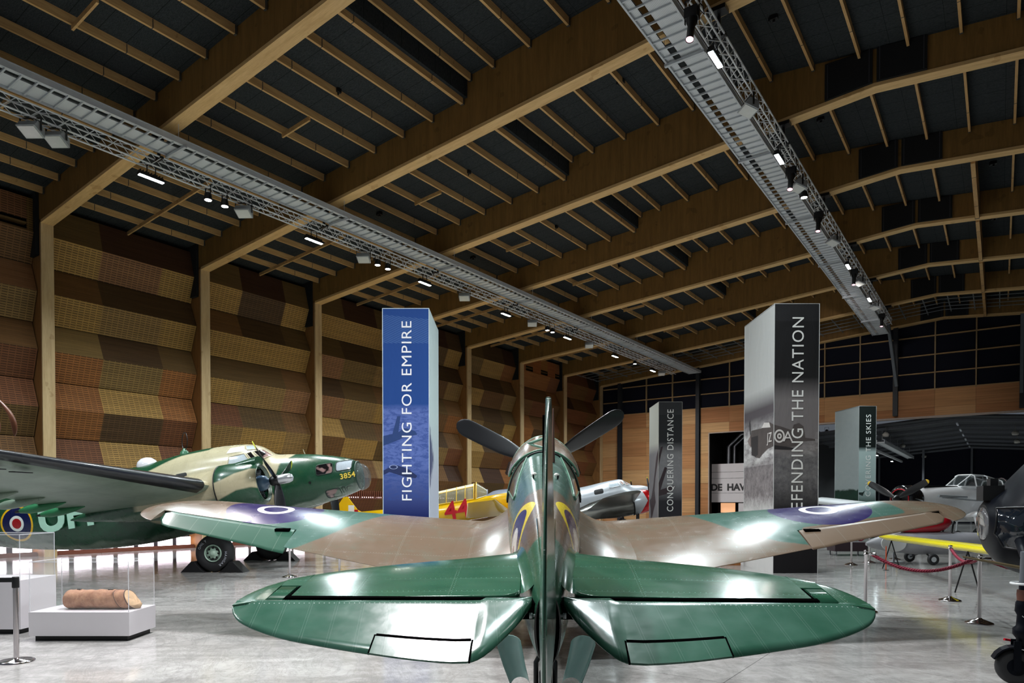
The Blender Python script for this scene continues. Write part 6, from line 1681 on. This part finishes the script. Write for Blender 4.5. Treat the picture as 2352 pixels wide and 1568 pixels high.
# ------------------------------------------------------------ display cases
M_acr = Mt('acrylic', (1, 1, 1, 1), .02, spec=.5, alpha=.045); M_acre = Mt('acrylic_edge', rgb(235, 235, 240), .1, alpha=.5, emit=None)
M_plin = sm('plinth_white', rgb(206, 202, 206), .35, coat=.1, var=.02)
def case(label, r0, r1, f0, f1, zt, za, name='display_case'):
    root = empty(name, W((r0 + r1) / 2, (f0 + f1) / 2), YAW); tag(root, label, 'display case')
    w, d = (r1 - r0) / 2, (f1 - f0) / 2
    m = MB(); m.box(-w, w, -d, d, .065, zt); m.build('plinth', M_plin, root, bevel=.004)
    m = MB(); m.box(-w + .05, w - .05, -d + .05, d - .05, 0, .065); m.build('toe_kick', M_blk, root)
    t_ = .006; w -= .012; d -= .012
    c = None
    m = MB(); m.box(-w, w, -d, -d + t_, zt, za); m.box(-w, w, d - t_, d, zt, za); m.box(-w, -w + t_, -d + t_, d - t_, zt, za); m.box(w - t_, w, -d + t_, d - t_, zt, za); m.box(-w, w, -d, d, za, za + t_)
    c = m.build('acrylic_cover', M_acr, root)
    m = MB()
    for sx in (-1, 1):
        for sy in (-1, 1): m.box(sx * w - .004, sx * w + .004, sy * d - .004, sy * d + .004, zt, za + t_)
        m.box(sx * w - .004, sx * w + .004, -d, d, za, za + .010)
    for sy in (-1, 1): m.box(-w, w, sy * d - .004, sy * d + .004, za, za + .010)
    m.build('cover_edges', M_acre, c)
    return root
case('low white plinth with clear cover holding the canvas bag', -6.0, -4.75, 8.45, 9.08, .364, .98)
case('white plinth with clear cover cut by the left picture edge', -7.6, -6.42, 8.9, 9.6, .71, 1.30)
# canvas roll bag
t = Mt('canvas_leather', rgb(150, 100, 72), .7, spec=.3); n1 = t.noise(scale=7, detail=6, rough=.7, dist=.5); n2 = t.noise(scale=30, detail=3)
t.color(t.mix(t.mix(rgb(132, 86, 62), rgb(186, 140, 108), n1.step(.5, .35)), rgb(92, 56, 42), n2.step(.66, .1) * .4)); t.bump(n1, .5, .02)
bg = empty('canvas_bag', W(-5.28, 8.76, .364), YAW); tag(bg, 'brown canvas roll bag lying inside the clear display case', 'bag')
m = MB(); R = []
for i in range(33):
    u = i / 32; x = -.47 + .86 * u; k_ = min(1, math.sin(min(1, u * 9 + .12) * PI / 2)); r_ = .125 * k_ + .004 * math.sin(u * 37)
    R.append([Vector((x + (.09 * (1 - u) if False else 0) + (.06 * math.sin(a) * (-1 if u > .8 else 0)), r_ * 1.12 * math.cos(a) * (1 + .02 * math.sin(5 * a + 9 * u)), .118 + max(-.117, r_ * .98 * math.sin(a) * (1 + .03 * math.sin(4 * a + 13 * u))))) for a in [2 * PI * k / 28 for k in range(28)]])
m.rings(R); m.build('bag_roll', t, bg)
m = MB(); E = [p + Vector((.004, 0, 0)) for p in R[-1]]
cen = Vector((.47, 0, .07)); m.rings([E, [p.lerp(cen, .45) + Vector((.05 * (1 - (p.z / .24)), 0, .012 * ((k % 5) - 2))) for k, p in enumerate(E)], [p.lerp(cen, .97) for p in E]], cap=True)
m.build('bag_end', sm('canvas_end_tan', rgb(200, 166, 128), .8, var=.25, scale=20), bg)
m = MB(); m.tube([p + Vector((0, 0, 0)) for p in R[-1]], .007, 6, close=True); m.tube([p for p in R[27]], .004, 6, close=True); m.build('bag_piping', sm('leather_dark', rgb(78, 48, 38), .6), bg)
m = MB(); m.box(-.3, -.26, -.02, .02, .236, .252); m.box(.1, .16, -.02, .02, .236, .250); m.build('bag_buckle', M_dk, bg)

# benches, sign, small things under the right wing
M_bn = sm('bench_maroon', rgb(54, 38, 44), .5)
for i, (rr, ff, w_, lb) in enumerate(((11.25, 22.9, 1.1, 'dark maroon bench behind the rope posts'), (10.7, 25.4, .8, 'dark maroon bench farther back, partly behind the fighter wing'))):
    bn = empty('bench', W(rr, ff), YAW); tag(bn, lb, 'bench', 'dark maroon benches')
    m = MB(); m.box(-w_ / 2, w_ / 2, -.3, .3, .14, .45); m.build('seat', M_bn, bn, bevel=.02)
    for sx in (-1, 1):
        for sy in (-1, 1): m = MB(); m.box(sx * (w_ / 2 - .08) - .02, sx * (w_ / 2 - .08) + .02, sy * .22 - .02, sy * .22 + .02, 0, .14); m.build('leg', M_galv, bn)
sg = empty('information_stand', W(11.2, 19.9), YAW); tag(sg, 'small white information panel on a stand behind the yellow wing', 'sign')
m = MB(); m.box(-.36, .28, -.02, .0, .78, 1.02, Matrix.Rotation(-.3, 4, 'X')); m.build('panel', M_wht, sg)
m = MB(); m.box(-.02, .02, .1, .14, 0, .8); m.box(-.25, .25, .0, .3, 0, .02); m.build('stand', M_galv, sg)
op = empty('marker_pole', W(9.65, 17.6)); tag(op, 'thin orange marker pole standing beside the barrier rope', 'marker pole')
m = MB(); m.lathe([(.012, .01), (.012, .62)], n=8); m.build('pole', sm('orange_paint', rgb(206, 74, 36), .5), op); m = MB(); m.lathe([(.07, 0), (.07, .01)], n=16); m.build('base', M_blk, op)
pl = empty('plywood_stool', W(6.15, 19.2), YAW); tag(pl, 'small bent plywood stool glimpsed under the right fighter wing', 'stool')
m = MB(); m.rings([[Vector((-.22, y, z)), Vector((.22, y, z)), Vector((.22, y, z - .02)), Vector((-.22, y, z - .02))] for y, z in ((-.2, .02), (-.2, .42), (-.14, .46), (.14, .46), (.2, .42), (.2, .02))], smooth=False)
m.build('bent_shell', wood('stool_ply', rgb(196, 136, 84), rgb(150, 98, 58), 2), pl)

# carved wooden wing shape at the left edge, on a post outside the picture
cv = empty('wooden_carving', W(-4.35, 5.3)); tag(cv, 'brown carved wooden feathers poking in at the left edge', 'sculpture')
Mw = wood('carved_wood', rgb(130, 84, 62), rgb(74, 44, 32), 2, rough=.3)
for i, (dx, zt_, zb_, w_) in enumerate(((.0, 2.62, 2.36, .10), (.18, 2.52, 2.24, .10), (.30, 2.56, 2.23, .08))):
    m = MB(); R = []
    for k in range(13):
        u = k / 12; p = W(dx + .16 * u + .06 * math.sin(u * 3), .02 * i, zt_ + (zb_ - zt_) * u); r_ = w_ * .5 * math.sin(min(1, .25 + u) * PI / 2) * (math.sqrt(max(.02, 1 - max(0, (u - .6) / .4) ** 2)))
        R.append([p + W(math.cos(a) * r_ * .5, math.sin(a) * r_ * .6, math.sin(a) * .0) for a in [2 * PI * j / 12 for j in range(12)]])
    m.rings(R); m.build('carved_feather', Mw, cv)
m = MB(); m.tube([(0, 0, 0), (0, 0, 2.45), W(.06, 0, 2.6)], .04, 10); m.tube([W(0, 0, 2.5), W(.3, .02, 2.54)], .05, 10); m.build('support_post', Mw, cv)
m = MB(); m.lathe([(.2, 0), (.2, .03), (.05, .04)], n=20); m.build('base', M_dk, cv)
